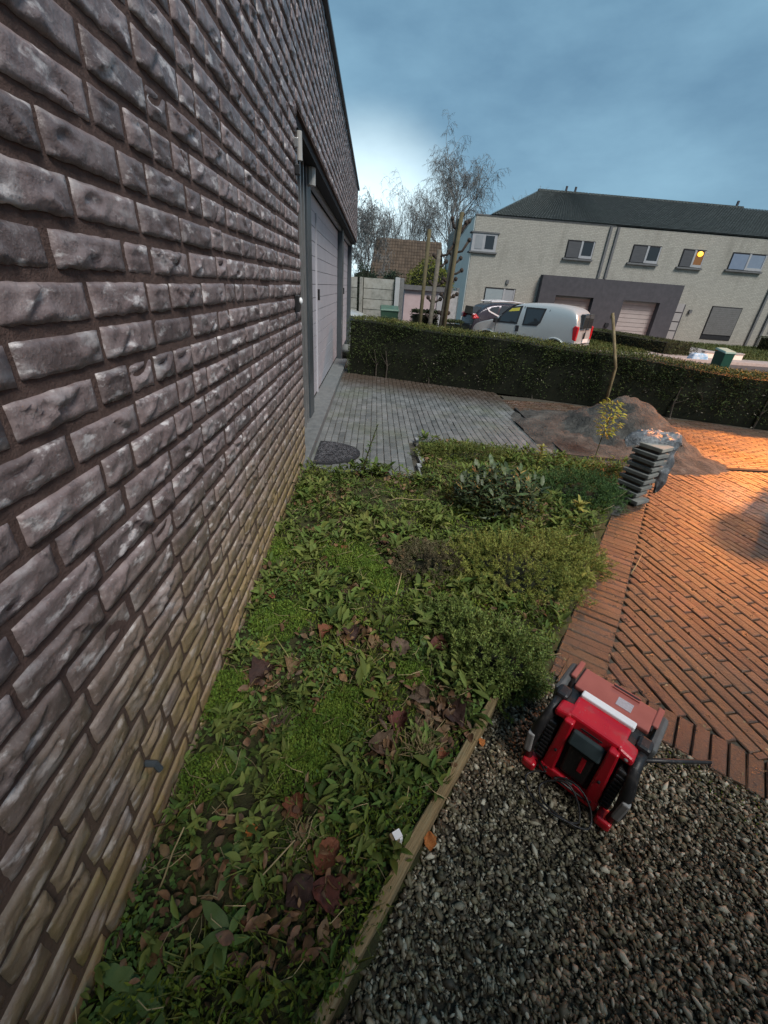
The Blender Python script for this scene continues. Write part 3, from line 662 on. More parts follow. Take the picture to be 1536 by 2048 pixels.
#@@PART3
# ------------------------------------------------------------------ clipped hedge
M_YEW = mat('yew_leaf', [(.022, .036, .010), (.045, .066, .016), (.075, .095, .024)], scale=3.5, rough=.6, var=.6, hue=.02, spec=.25)
M_YEWTOP = mat('yew_top_leaf', [(.06, .072, .016), (.10, .11, .026), (.14, .12, .035)], scale=4, rough=.6, var=.45, hue=.03, spec=.25)  # lighter, yellower leaf colour for the top of the hedge
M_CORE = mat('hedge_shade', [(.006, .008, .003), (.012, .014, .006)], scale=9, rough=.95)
M_TWIG = mat('bare_twig', [(.055, .045, .034), (.10, .082, .065)], scale=12, rough=.85)
def build_hedge():
    h = thing('clipped_hedge', 'long low clipped evergreen hedge closing off the paved yard', 'hedge', (0, 0, 0))
    dv = HEDGE_B - HEDGE_A; L = np.linalg.norm(dv); dv = dv / L; nn = np.array([-dv[1], dv[0]]); D = .62
    def top(t): return float(np.interp(t, [0, 2, 3.8, 5.8, 10], [.915, .85, .805, .69, .66])) + .012 * math.sin(t * 3.1)
    core = MB(); n = 40; V = []; F = []
    for i in range(n + 1):
        t = L * i / n; H = top(t) - .04
        for u, z in ((.07, 0), (.04, H * .5), (.05, H - .02), (D - .05, H - .02), (D - .04, 0)):
            p = HEDGE_A + dv * t + nn * u; V.append((p[0], p[1], z))
    for i in range(n):
        for k in range(4): F.append((i * 5 + k, i * 5 + k + 1, i * 5 + 6 + k, i * 5 + 5 + k))
    F += [(4, 3, 2, 1, 0), tuple(n * 5 + k for k in range(5))]
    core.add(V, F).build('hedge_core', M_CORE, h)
    def put(N_, face):
        t = rng.uniform(-.02, L, N_); Ht = np.array([top(a) for a in t])
        if face == 'front': u = rng.normal(.03, .03, N_); z = Ht * rng.power(1.5, N_); z = np.minimum(z, Ht - .01)
        elif face == 'top': u = rng.uniform(0, D, N_); z = Ht - .02 + rng.normal(0, .016, N_)
        else: u = rng.uniform(0, D, N_); z = Ht * rng.random(N_); t = rng.normal(-.02, .02, N_)
        u = u + .06 * np.array([mnoise.noise(Vector((a * 2.3, b * 3, 2.2))) for a, b in zip(t, z)])
        XY = HEDGE_A[None] + dv[None] * t[:, None] + nn[None] * u[:, None]
        return np.column_stack([XY, z]), t
    for nm, N_, face, m, ln in (('hedge_foliage', 46000, 'front', M_YEW, .034), ('hedge_foliage', 4000, 'end', M_YEW, .026), ('hedge_top_foliage', 30000, 'top', M_YEWTOP, .026)):
        P, t = put(N_, face)
        if face == 'front':
            keep = rng.random(N_) < np.clip(.30 + P[:, 2] * 1.3, 0, 1) * np.clip(.75 + 1.4 * fnoise(P, 3.2, 6), .15, 1); P = P[keep]
        k = len(P); Dr = rdir(k, .45 if face != 'top' else .8, 1)
        if face == 'front': Dr = norm(Dr - np.concatenate([nn, [0]])[None] * .7)
        o = leaf_cloud(nm, P, Dr, rng.uniform(.6, 1.4, k) * ln, rng.uniform(.5, 1.2, k) * .011, m, parent=h, spin=rng.uniform(0, 6.28, k)); o['kind'] = 'stuff'
    st = MB()
    for t in np.arange(.1, L, .33):
        p = HEDGE_A + dv * (t + rnd.uniform(-.08, .08)) + nn * rnd.uniform(.02, .16); x, y = p
        pts = [(x, y, -.02), (x + rnd.uniform(-.03, .03), y + rnd.uniform(-.03, .03), .2), (x + rnd.uniform(-.09, .09), y + rnd.uniform(-.05, .05), .45)]
        st.tube(pts, [.014, .011, .006], 5)
        for _ in range(3):
            a = rnd.uniform(0, 6.28); st.tube([pts[1], (pts[1][0] + .16 * math.cos(a), pts[1][1] + .08 * math.sin(a), rnd.uniform(.25, .45))], [.006, .003], 4)
    tag(st.build('hedge_stems', M_TWIG, h), kind='stuff')
    P, t = put(1500, 'front'); P = P[(P[:, 2] < .5) & (fnoise(P, 2.2, 15) > .0)]; k = len(P)
    tag(leaf_cloud('withered_leaves', P, rdir(k, .2), rng.uniform(.02, .045, k), rng.uniform(.012, .022, k), mat('withered_pale_leaf', [(.10, .085, .06), (.19, .17, .13)], rough=.7, var=.4), parent=h, spin=rng.uniform(0, 6.28, k)), kind='stuff')
build_hedge()
o = MB().tube([(4.0, 6.02, 0), (3.98, 6.03, .6), (3.70, 6.02, 1.28)], [.022, .022, .02], 7).build('wooden_stake', M_WOOD, smooth=True)
tag(o, 'tall thin wooden stake leaning in front of the hedge', 'stake')

# ------------------------------------------------------------------ sand pile, slabs, sheet, sapling
def build_pile():
    V = []; F = []; xs = np.arange(2.35, 5.3, .045); ys = np.arange(3.55, 6.4, .045); nx = len(xs)
    def hz(x, y):
        dx, dy = x - 3.62, y - 4.75; ca, sa = math.cos(.25), math.sin(.25); u, v = dx * ca + dy * sa, -dx * sa + dy * ca
        r = math.hypot(u / (.88 if u < 0 else .62), v / .95); b = max(0, 1 - r)
        h = .50 * (b ** .95) - .13 * max(0, b - .78) / .22 + .03 * max(0, min(1, b * 4 - 2.4)) * (1 if u > -.1 else .3)
        r2 = math.hypot((x - 3.05) / .85, (y - 4.75) / 1.15); h = max(h, .13 * max(0, 1 - r2) ** .8)
        r3 = math.hypot((x - 3.55) / .75, (y - 3.95) / .45); h = max(h, .13 * max(0, 1 - r3) ** .9)
        nz = mnoise.noise(Vector((x * 3, y * 3, 7))) * .06 + mnoise.noise(Vector((x * 7, y * 7, 3))) * .05 + mnoise.noise(Vector((x * 15, y * 15, 5))) * .03
        return h - .013 + nz * min(1, h * 9) + (.006 * mnoise.noise(Vector((x * 5, y * 5, 1))))
    for y in ys:
        for x in xs: V.append((x, y, hz(x, y)))
    for j in range(len(ys) - 1):
        for i in range(nx - 1): F.append((j * nx + i, j * nx + i + 1, (j + 1) * nx + i + 1, (j + 1) * nx + i))
    o = MB().add(V, F).build('sand_pile', M_SAND, smooth=True); tag(o, 'heap of damp grey sand on the drive in front of the hedge', 'sand pile')
    # the thin tongue of swept sand that runs down to the slabs
    n = 26; L_ = [(2.52, 3.86), (2.50, 3.3), (2.33, 2.72), (2.40, 2.66)]; 
    V = [(2.50, 3.84, .010), (2.47, 3.3, .012), (2.36, 2.92, .012), (2.31, 2.66, .011), (2.42, 2.63, .011), (2.58, 2.82, .012), (2.72, 3.15, .012), (2.95, 3.70, .012)]
    tag(MB().add(V, [tuple(range(8))]).build('spilled_sand', M_SAND), kind='structure')
build_pile()
M_SLAB = mat('concrete_slab', [(.10, .105, .10), (.15, .155, .145), (.19, .185, .165)], scale=14, rough=.75, bump=.002, bscale=90, var=.15, rand='object')
def build_stack():
    a = math.atan2(-.125, .07); sz = (.155, .205)
    names = ['lowest slab of the stack by the bed edge, shoved out of line', 'second slab from the bottom of the stack', 'third slab from the bottom of the stack', 'fourth slab from the bottom of the stack',
             'fifth slab from the bottom, middle of the slab stack', 'sixth slab from the bottom of the stack', 'seventh slab from the bottom of the stack', 'eighth slab, just under the topmost one', 'topmost pale slab of the stack, partly under the plastic sheet']
    r = random.Random(2); base = None
    z = .0
    for k, nm in enumerate(names):
        th = .030; gap = .022
        t = thing('concrete_slab', nm, 'slab', (2.645 + .0085 * k + r.uniform(-.008, .008) + (.012 if k == 0 else 0), 2.945 + r.uniform(-.006, .006) - (.035 if k == 0 else 0), z + .002), a + math.pi / 2 + r.uniform(-.06, .06), 'concrete slabs stacked by the bed')
        if base is None:
            MB().box((0, 0, th / 2 + gap), (sz[0], sz[1], th)).build('slab_top', M_SLAB, t, bevel=.004)
            MB().box((.0, 0, gap / 2), (sz[0] - .035, sz[1] - .05, gap)).build('slab_rib', mat('slab_underside', [(.07, .06, .055), (.12, .10, .09)], rough=.9), t)
            base = t
        else:
            for ch in base.children:
                c = ch.copy(); COL.objects.link(c); c.parent = t
        if k == len(names) - 1:
            for ch in t.children:
                if ch.name.startswith('slab_top'): ch.data = ch.data.copy(); ch.data.materials[0] = mat('pale_slab', [(.24, .23, .20), (.32, .31, .27)], scale=14, rough=.75)
        z += th + gap + .001
    return z
STACK_Z = build_stack()
def build_sheet():
    n, m = 34, 26; V = []; F = []
    for j in range(m + 1):
        v = j / m
        for i in range(n):
            a = 2 * math.pi * i / n; r = v
            x = 2.77 + .215 * r * math.cos(a) * (1 + .12 * math.sin(2 * a + 1)); y = 3.06 + .13 * r * math.sin(a)
            z = STACK_Z + .062 - .055 * r ** 3
            w = mnoise.noise(Vector((x * 7, y * 22, 2))) * .024 + mnoise.noise(Vector((x * 16, y * 55, 9))) * .016 + .014 * math.sin(a * 7 + 5 * r) * r
            z += w * (1 if r > .05 else .4)
            if r > .85: z -= (r - .85) * .25
            V.append((x, y, z))
    for j in range(m):
        for i in range(n): F.append((j * n + i, j * n + (i + 1) % n, (j + 1) * n + (i + 1) % n, (j + 1) * n + i))
    b0 = len(V); k, mm = 18, 20                    # the part that hangs down beside the stack and ends in a point
    for j in range(mm + 1):
        v = j / mm
        for i in range(k):
            a = 2 * math.pi * i / k; w = .085 * (1 - v) ** .6 + .010
            if v > .62: w *= .75
            x = 2.895 - .03 * v + w * math.cos(a) * .8 ; y = 3.05 - .10 * v + w * math.sin(a) * .7
            cr = mnoise.noise(Vector((math.cos(a) * 1.7, math.sin(a) * 1.7, v * 4))) * .035 + .012 * math.sin(3 * a + 6 * v)
            V.append((x + cr * math.cos(a), y + cr * math.sin(a), STACK_Z + .02 - .42 * v + .01 * math.sin(a * 2)))
    for j in range(mm):
        for i in range(k): F.append((b0 + j * k + i, b0 + j * k + (i + 1) % k, b0 + (j + 1) * k + (i + 1) % k, b0 + (j + 1) * k + i))
    m_ = mat('grey_plastic_film', [(.035, .038, .042), (.11, .12, .128), (.27, .285, .295)], scale=14, rough=.3, bump=.012, bscale=34, spec=.6)
    o = MB().add(V, F).build('plastic_sheet', m_, smooth=True); tag(o, 'crumpled grey plastic sheet bundled on top of the slab stack', 'plastic sheet')
build_sheet()
M_YGLEAF = mat('yellow_green_leaf', [(.22, .25, .03), (.34, .37, .05), (.42, .42, .08)], scale=20, rough=.6, var=.35, hue=.03, trans=.3)
M_STEM = mat('green_brown_stem', [(.06, .055, .025), (.11, .095, .04)], scale=20, rough=.8)
def build_sapling():
    t = thing('sapling', 'small yellow-green sapling in front of the sand pile', 'plant', (2.83, 3.87, 0))
    MB().tube([(0, 0, 0), (.0, .0, .18), (.02, .01, .40), (.0, .0, .57)], [.006, .005, .004, .002], 5).build('stem', M_STEM, t)
    me = MB().add([(0, 0, 0), (-.5, .4, .05), (.5, .4, .05), (0, .5, -.03), (0, 1, -.15)], LEAF6_F).mesh('leaf', M_YGLEAF)
    for i in range(260):
        u = rnd.random(); z = .23 + .36 * u; r_ = (.085 * math.sin(math.pi * min(1, (1.12 - u) * .9)) + .03) * math.sqrt(rnd.random()) * (.6 if .45 < u < .6 else 1.1); a = rnd.uniform(0, 6.28)
        l = rnd.uniform(.035, .06); link('leaf', me, t, (r_ * math.cos(a) + .01, r_ * math.sin(a), z), (rnd.uniform(-.3, .6), rnd.uniform(-.5, .5), a - 1.57), (l * .45, l, l))
build_sapling()

# ------------------------------------------------------------------ street side
M_ASPHALT = mat('wet_asphalt', [(.045, .045, .046), (.065, .064, .063)], scale=6, rough=.55, bump=.003, bscale=120, rvar=.15)
M_LAWN = mat('lawn_turf', [(.028, .045, .012), (.05, .07, .018), (.06, .06, .025)], scale=3, rough=.95, bump=.03, bscale=40)
M_PAVE = mat('pavement_slab', [(.24, .23, .225), (.32, .31, .30)], scale=5, rough=.75, bump=.002, bscale=40)
def sheet(name, poly, z, m, thick=.06): return tag(MB().prism(poly, 'z', z - thick, z).build(name, m), kind='structure')
sheet('street', [(-30, 9.9), (10.6, 9.9), (14.0, 13.6), (60, 13.6), (60, 17.6), (-30, 17.6)], STREET, M_ASPHALT)
kb = MB().box((15, 17.68, STREET + .03), (90, .14, .16)).build('kerb', M_KERB, kind='structure')
sheet('pavement', [(-30, 17.76), (60, 17.76), (60, 19.3), (-30, 19.3)], STREET + .06, M_PAVE)
sheet('lawn', [(13.9, 19.36), (60, 19.36), (60, 27.7), (18.6, 27.7), (18.6, 21)], STREET + .05, M_LAWN)
sheet('side_lawn', [(10.2, 19.36), (13.0, 19.36), (14.9, 27.6), (10.2, 27.6)], STREET + .05, M_LAWN)
sheet('driveway', [(13.05, 19.36), (13.85, 19.36), (18.5, 21.1), (18.5, 27.7), (15.0, 27.7)], STREET + .05, M_PAVE)
def grass_patch(name, poly, n, z, m, h=.09, label=None):
    P = np.array(poly); X = rng.uniform(P[:, 0].min(), P[:, 0].max(), n); Y = rng.uniform(P[:, 1].min(), P[:, 1].max(), n); Q = np.stack([X, Y], 1); Q = Q[inside_np(Q, poly)]; n = len(Q)
    o = leaf_cloud(name, np.column_stack([Q, np.full(n, z)]), rdir(n, 1.6), rng.uniform(.6, 1.5, n) * h, np.full(n, h * .28), m); tag(o, label, None, None, 'stuff'); return o
M_GRASS = mat('grass_blade', [(.035, .06, .012), (.07, .095, .02), (.10, .10, .035)], scale=2, rough=.7, var=.4, hue=.02, trans=.2)
grass_patch('lawn_grass', [(13.9, 19.4), (40, 19.4), (40, 27.6), (18.6, 27.6), (18.6, 21.1)], 26000, STREET + .05, M_GRASS, .1, 'rough grass of the front garden across the street')
grass_patch('verge_grass', [(10.2, 19.4), (13.0, 19.4), (14.9, 27.5), (10.2, 27.5)], 12000, STREET + .05, M_GRASS, .1, 'rough grass beside the driveway across the street')

def leafy_block(name, label, cat, c, size, n, m, rz=0, leaf=.04, group=None, round_=0.0):
    t = thing(name, label, cat, (c[0], c[1], c[2]), rz, group)
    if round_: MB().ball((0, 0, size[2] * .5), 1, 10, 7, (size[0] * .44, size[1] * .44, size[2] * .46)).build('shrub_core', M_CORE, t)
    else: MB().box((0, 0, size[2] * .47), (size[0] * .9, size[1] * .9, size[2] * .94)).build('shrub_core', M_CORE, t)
    P = rng.uniform(-.5, .5, (n, 3))
    if round_:
        D = norm(rng.normal(size=(n, 3))); k = .5 * (1 + .16 * fnoise(D, 2.2, c[0]) + .1 * fnoise(D, 5, c[1])) * rng.uniform(.86, 1.04, n); P = D * k[:, None]
    else:
        ax = rng.choice([0, 1, 2, 2], n); sg = rng.choice([-1, 1], n)
        P[np.arange(n), ax] = .5 * np.where(ax == 2, 1, sg) * rng.normal(1, .03, n)
    P = P * np.array(size); P[:, 2] += size[2] / 2; P = P[P[:, 2] > 0]; n = len(P)
    o = leaf_cloud('foliage', P, rdir(n, .6), rng.uniform(.6, 1.4, n) * leaf, rng.uniform(.6, 1.2, n) * leaf * .5, m, parent=t, spin=rng.uniform(0, 6.28, n)); o['kind'] = 'stuff'
    return t
M_BOX = mat('box_leaf', [(.022, .034, .010), (.045, .06, .016)], scale=4, rough=.65, var=.45, hue=.02)
M_CONIF = mat('dark_conifer', [(.010, .022, .010), (.022, .042, .018)], scale=3, rough=.7, var=.45)
M_YGSHRUB = mat('yellow_green_shrub', [(.11, .13, .018), (.19, .20, .03)], scale=2, rough=.7, var=.4, hue=.02, trans=.2)

def facade_extra(N, L, col, g, b):
    pos = g.outputs['Position']; sp = N.new('ShaderNodeSeparateXYZ'); L.new(pos, sp.inputs[0]); cb = N.new('ShaderNodeCombineXYZ'); L.new(sp.outputs['X'], cb.inputs[0]); L.new(sp.outputs['Z'], cb.inputs[1])
    bt = N.new('ShaderNodeTexBrick'); L.new(cb.outputs[0], bt.inputs['Vector']); bt.inputs['Scale'].default_value = 1.0; bt.inputs['Brick Width'].default_value = .22; bt.inputs['Row Height'].default_value = .075; bt.inputs['Mortar Size'].default_value = .012
    bt.inputs['Color1'].default_value = (.88, .88, .88, 1); bt.inputs['Color2'].default_value = (1.06, 1.06, 1.05, 1); bt.inputs['Mortar'].default_value = (.74, .73, .72, 1)
    mm = N.new('ShaderNodeMix'); mm.data_type = 'RGBA'; mm.blend_type = 'MULTIPLY'; mm.inputs[0].default_value = 1; L.new(col, mm.inputs[6]); L.new(bt.outputs['Color'], mm.inputs[7]); col = mm.outputs[2]
    st = noise_mask(N, L, pos, 1.0, .52, .75, 6, (1.6, 1, .35)); col = mix(N, L, mul(N, L, st, .5), col, (.14, .13, .105))
    return col
M_PALEBRICK = mat('pale_painted_brick', [(.265, .25, .215), (.355, .338, .295), (.415, .398, .35)], scale=11, detail=9, rough=.85, bump=.008, bscale=22, stretch=(1, 1, 2.6), extra=facade_extra)
M_SIDEWALL = mat('white_render', [(.70, .70, .64), (.77, .77, .70)], scale=2, rough=.85)
M_TILE = mat('dark_roof_tile', [(.038, .045, .042), (.06, .068, .064)], scale=6, rough=.7, var=.25)
M_PORCH = mat('dark_render', [(.055, .052, .058), (.075, .07, .077)], scale=4, rough=.85, bump=.002, bscale=60)
M_SHUTTER = mat('pink_beige_door', [(.33, .28, .26), (.38, .33, .31)], scale=3, rough=.6)
M_WFRAME = mat('grey_white_frame', [(.30, .30, .31), (.36, .36, .365)], rough=.5)
M_WSILL = mat('stone_sill', [(.10, .10, .10), (.15, .15, .15)], rough=.8)
def glass(name, col, rough=.05):
    m = bpy.data.materials.new(name); m.use_nodes = True; b = m.node_tree.nodes['Principled BSDF']; b.inputs['Base Color'].default_value = (*col, 1); b.inputs['Roughness'].default_value = rough; b.inputs['Specular IOR Level'].default_value = .6; return m
M_GLASS = glass('dark_glass', (.02, .022, .026)); M_BLIND = mat('grey_blind', [(.06, .06, .063), (.085, .085, .09)], scale=2, rough=.5, stretch=(1, 1, 12)); M_BLUEBLIND = mat('blue_grey_blind', [(.16, .20, .27), (.19, .23, .30)], rough=.4)
FY = 28.0
def window(parent, x0, x1, z0, z1, split, left=M_BLIND, right=M_GLASS, y=FY, proud=0.0):
    w = thing_part('window', parent); yy = y - .01 - proud
    # the surface of the wall is at y; the window sits in a dark reveal framed proud of the wall
    MB().box(((x0 + x1) / 2, yy, (z0 + z1) / 2), (x1 - x0, .05, z1 - z0)).build('reveal', M_DARK, w)
    xm = x0 + (x1 - x0) * split
    for a, b, mm in ((x0 + .05, xm - .03, left), (xm + .05, x1 - .10, right)):
        fz = .16 if mm is not right else .06
        MB().box(((a + b) / 2, yy - .032, (z0 + z1) / 2 - .02), (b - a, .03, z1 - z0 - .12)).build('pane', mm, w)
    fr = MB(); fr.box((xm + .01, yy - .045, (z0 + z1) / 2), (.11, .05, z1 - z0 - .06)); fr.box(((xm + x1) / 2, yy - .05, z0 + .09), (x1 - xm - .1, .05, .13)); fr.box((x1 - .075, yy - .045, (z0 + z1) / 2), (.07, .05, z1 - z0 - .08))
    fr.build('frame', M_WFRAME, w)
    MB().box(((x0 + x1) / 2 - .04, yy - .05, z0 - .045), (x1 - x0 + .16, .16, .09)).build('sill', M_WSILL, w)
    return w
def box_between(x0, x1, y0, y1, z0, z1): return MB().box(((x0 + x1) / 2, (y0 + y1) / 2, (z0 + z1) / 2), (x1 - x0, y1 - y0, z1 - z0))
def tile_field(parent, name, quad, rows, cols, m):
    """rows of overlapping tiles on a roof slope, each tile with its own edges; one part because they are thousands"""
    a, b, c, d = [Vector(p) for p in quad]; mb = MB(); nrm = (b - a).cross(d - a).normalized()
    for j in range(rows):
        v0, v1 = j / rows, (j + 1.12) / rows; v1 = min(v1, 1)
        for i in range(cols):
            u0, u1 = (i + .04) / cols, (i + .96) / cols
            P = lambda u, v: (a * (1 - u) + b * u) * (1 - v) + (d * (1 - u) + c * u) * v
            h0, h1 = .05, .02
            p = [P(u0, v0) + nrm * h0, P((u0 + u1) / 2, v0) + nrm * (h0 + .035), P(u1, v0) + nrm * h0, P(u1, v1) + nrm * h1, P((u0 + u1) / 2, v1) + nrm * (h1 + .03), P(u0, v1) + nrm * h1]
            mb.add(p, [(0, 1, 4, 5), (1, 2, 3, 4)])
    return tag(mb.build(name, m, parent), kind='stuff')
def build_houses():
    ZG, ZE, ZR = STREET - .02, 5.24, 7.45
    # --- house at the end of the row
    h = thing('terraced_house', 'end house of the pale brick row, with a corner window and hipped dark roof', 'house', (0, 0, 0), 0, 'pale brick terraced houses')
    XM = 13.97
    box_between(5.95, XM - .004, FY, 38, ZG, ZE).build('wall', M_PALEBRICK, h)
    V = [(5.90, FY + .05, ZG), (5.90, FY + .05, ZE - .02), (5.90, 37.9, 3.6), (5.90, 37.9, ZG)]
    MB().add(V + [(5.945, y, z) for _, y, z in V], [(0, 1, 2, 3), (7, 6, 5, 4), (0, 4, 5, 1), (1, 5, 6, 2), (2, 6, 7, 3)]).build('side_wall', M_SIDEWALL, h)
    box_between(5.92, XM - .01, FY - .03, FY + .3, ZE, ZE + .06).build('roof_edge', M_WSILL, h)
    rf = MB(); A, B, C_, D = (6.7, FY - .05, ZE + .05), (XM - .003, FY - .05, ZE + .05), (XM - .003, FY + 5, ZR), (10.75, FY + 5, ZR)
    E_ = (6.7, FY + 10, ZE + .05); G_ = (XM - .003, FY + 10, ZE + .05)
    rf.add([A, B, C_, D, E_, G_], [(0, 1, 2, 3), (0, 3, 4), (4, 3, 2, 5)]); r_ = rf.build('roof', M_TILE, h)
    tile_field(r_, 'roof_tile', [A, B, C_, D], 24, 42, M_TILE)
    rt = MB(); 
    for i in range(16): rt.box((10.75 + i * .205, FY + 5, ZR + .05), (.19, .2, .12), taper=.8)
    rt.build('ridge_tile', M_TILE, r_)
    for x in (12.5, 13.1): MB().tube([(x, FY + 5.1, ZR), (x + .02, FY + 5.1, ZR + .38)], .07, 7).build('roof_vent', M_PORCH, r_)
    w = thing_part('corner_window', h)
    box_between(6.14 - .25, 7.32, FY - .06, FY + .5, 3.54, 4.42).build('reveal', M_WFRAME, w)
    box_between(6.66, 7.16, FY - .075, FY, 3.68, 4.32).build('pane', M_GLASS, w); box_between(6.08, 6.5, FY - .075, FY, 3.66, 4.32).build('pane', mat('pale_blind', [(.24, .25, .26), (.28, .29, .3)], rough=.4), w)
    box_between(5.8, 7.42, FY - .12, FY + .55, 3.46, 3.54).build('sill', M_WSILL, w); box_between(5.8, 7.42, FY - .10, FY + .55, 4.42, 4.49).build('head', M_WSILL, w)
    window(h, 11.43, 13.04, 3.56, 4.45, .52)
    window(h, 7.1, 8.95, .75, 1.78, .62, mat('pale_blue_blind', [(.24, .28, .29), (.28, .32, .33)], rough=.4), mat('pale_grey_blind', [(.26, .27, .28), (.3, .31, .32)], rough=.4))
    MB().box((8.35, FY - .05, 2.12), (.16, .1, .2)).build('wall_light', M_WSILL, h)
    MB().box((13.72, FY - .05, 3.95), (.13, .09, 2.55)).build('downpipe', M_WSILL, h)
    def porch(hh, x0, x1, d0, d1):
        p = thing_part('porch', hh); yb = FY - .45
        box_between(x0, d0, yb, FY - .003, ZG, 2.62).build('porch_wall', M_PORCH, p); box_between(d1, x1, yb, FY - .003, ZG, 2.62).build('porch_wall', M_PORCH, p)
        box_between(d0, d1, yb, FY - .003, 1.62, 2.62).build('porch_lintel', M_PORCH, p)
        g_ = thing_part('garage_door', hh); n = 9; hgt = (1.62 - ZG) / n
        me = MB().box((0, 0, 0), (d1 - d0 - .02, .06, hgt - .02)).mesh('panel', M_SHUTTER)
        for k in range(n): link('panel', me, g_, ((d0 + d1) / 2, FY - .06, ZG + hgt * (k + .5)))
        return p
    porch(h, 10.29, XM - .004, 11.3, 13.62)
    MB().box((14.9, FY - .5, .78), (.12, .08, .2))
    # --- the middle house
    h2 = thing('terraced_house', 'middle house of the pale brick row, whose upstairs window shows a lit orange lamp', 'house', (0, 0, 0), 0, 'pale brick terraced houses')
    XN = 24.6
    box_between(XM, XN, FY, 38, ZG, ZE + .0).build('wall', M_PALEBRICK, h2)
    rf = MB(); A, B, C_, D = (XM, FY - .05, ZE + .05), (XN, FY - .05, ZE + .05), (XN, FY + 5, ZR), (XM, FY + 5, ZR); G2, G3 = (XM, FY + 10, ZE + .05), (XN, FY + 10, ZE + .05)
    rf.add([A, B, C_, D, G2, G3], [(0, 1, 2, 3), (4, 3, 2, 5)]); r2 = rf.build('roof', M_TILE, h2); tile_field(r2, 'roof_tile', [A, B, C_, D], 24, 60, M_TILE)
    rt = MB()
    for i in range(50): rt.box((XM + .1 + i * .21, FY + 5, ZR + .05), (.19, .2, .12), taper=.8)
    rt.build('ridge_tile', M_TILE, r2)
    MB().tube([(24.05, FY + 5.1, ZR), (24.07, FY + 5.1, ZR + .4)], .08, 7).build('roof_vent', M_PORCH, r2)
    window(h2, 15.3, 16.99, 3.58, 4.48, .52); window(h2, 21.3, 23.4, 3.62, 4.5, .5, M_BLUEBLIND, mat('light_blue_blind', [(.17, .21, .27), (.20, .24, .30)], rough=.4))
    lr = bpy.data.materials.new('lit_room'); lr.use_nodes = True; b_ = lr.node_tree.nodes['Principled BSDF']; b_.inputs['Base Color'].default_value = (.03, .025, .02, 1); b_.inputs['Roughness'].default_value = .1; b_.inputs['Emission Color'].default_value = (1, .38, .06, 1); b_.inputs['Emission Strength'].default_value = .07
    window(h2, 18.31, 19.7, 3.56, 4.47, .52, M_BLIND, lr)
    porch(h2, XM, 18.87, 15.48, 17.75)
    MB().box((14.15, FY - .05, 3.95), (.13, .09, 2.55)).build('downpipe', M_WSILL, h2)
    MB().box((15.05, FY - .49, .78), (.12, .08, .18)).build('house_number', M_WFRAME, h2); MB().box((14.85, FY - .49, .22), (.22, .1, .22)).build('letter_box', M_DARK, h2)
    d = thing_part('front_door', h2); box_between(18.93, 19.66, FY - .03, FY + .1, ZG + .05, 1.64).build('door_frame', M_PORCH, d)
    me = MB().box((0, 0, 0), (.56, .04, .46)).mesh('panel', mat('pale_door', [(.30, .28, .27), (.35, .33, .32)], rough=.5))
    for k in range(4): link('panel', me, d, (19.28, FY - .05, -.12 + k * .52))
    MB().box((19.3, FY - .12, ZG + .06), (.9, .3, .12)).build('door_step', mat('red_tile_step', [(.16, .05, .04), (.2, .07, .05)], rough=.7), d)
    MB().box((20.05, FY - .06, 1.28), (.16, .12, .2)).build('wall_light', M_WSILL, h2)
    w = thing_part('window', h2); box_between(21.35, 23.3, FY - .03, FY + .02, -.2, 1.68).build('reveal', M_DARK, w)
    me = MB().box((0, 0, 0), (1.85, .03, .105)).mesh('shutter_slat', mat('roller_shutter', [(.12, .115, .11), (.15, .145, .14)], rough=.6))
    for k in range(14): link('shutter_slat', me, w, (22.32, FY - .045, .14 + k * .11))
    MB().box((24.45, FY - .06, 2.2), (.12, .1, 5.4)).build('downpipe', M_WSILL, h2)
    # --- the next house, only its left edge in view
    h3 = thing('terraced_house', 'third house of the pale brick row, cut off beyond the second drainpipe', 'house', (0, 0, 0), 0, 'pale brick terraced houses')
    box_between(XN + .004, 33, FY, 38, ZG, ZE).build('wall', M_PALEBRICK, h3)
    A, B, C_, D = (XN + .003, FY - .05, ZE + .05), (33, FY - .05, ZE + .05), (33, FY + 5, ZR), (XN + .003, FY + 5, ZR)
    r3 = MB().add([A, B, C_, D, (XN + .003, FY + 10, ZE + .05), (33, FY + 10, ZE + .05)], [(0, 1, 2, 3), (4, 3, 2, 5)]).build('roof', M_TILE, h3); tile_field(r3, 'roof_tile', [A, B, C_, D], 24, 40, M_TILE)
    porch(h3, 26.2, 33, 27.3, 29.6)
    MB().box((25.15, FY - .06, 2.2), (.12, .1, 5.4)).build('downpipe', M_WSILL, h3)
    MB().box((25.8, FY - .08, .75), (.26, .18, .36)).build('letter_box', M_DARK, h3)
    # lit lamp behind the pane
    em = bpy.data.materials.new('warm_lamp'); em.use_nodes = True; b = em.node_tree.nodes['Principled BSDF']; b.inputs['Emission Color'].default_value = (1, .42, .03, 1); b.inputs['Emission Strength'].default_value = 1.1; b.inputs['Base Color'].default_value = (.8, .5, .1, 1)
    t = thing('pendant_lamp', 'glowing orange lamp hanging in the upstairs window', 'lamp', (19.33, FY - .10, 4.0))
    MB().ball((0, 0, .26), .15, 12, 8, (1.15, .35, .9)).build('lamp_shade', em, t, smooth=True); MB().tube([(0, 0, .44), (0, 0, .47)], .02, 6).build('cord', M_BLACK, t)
build_houses()
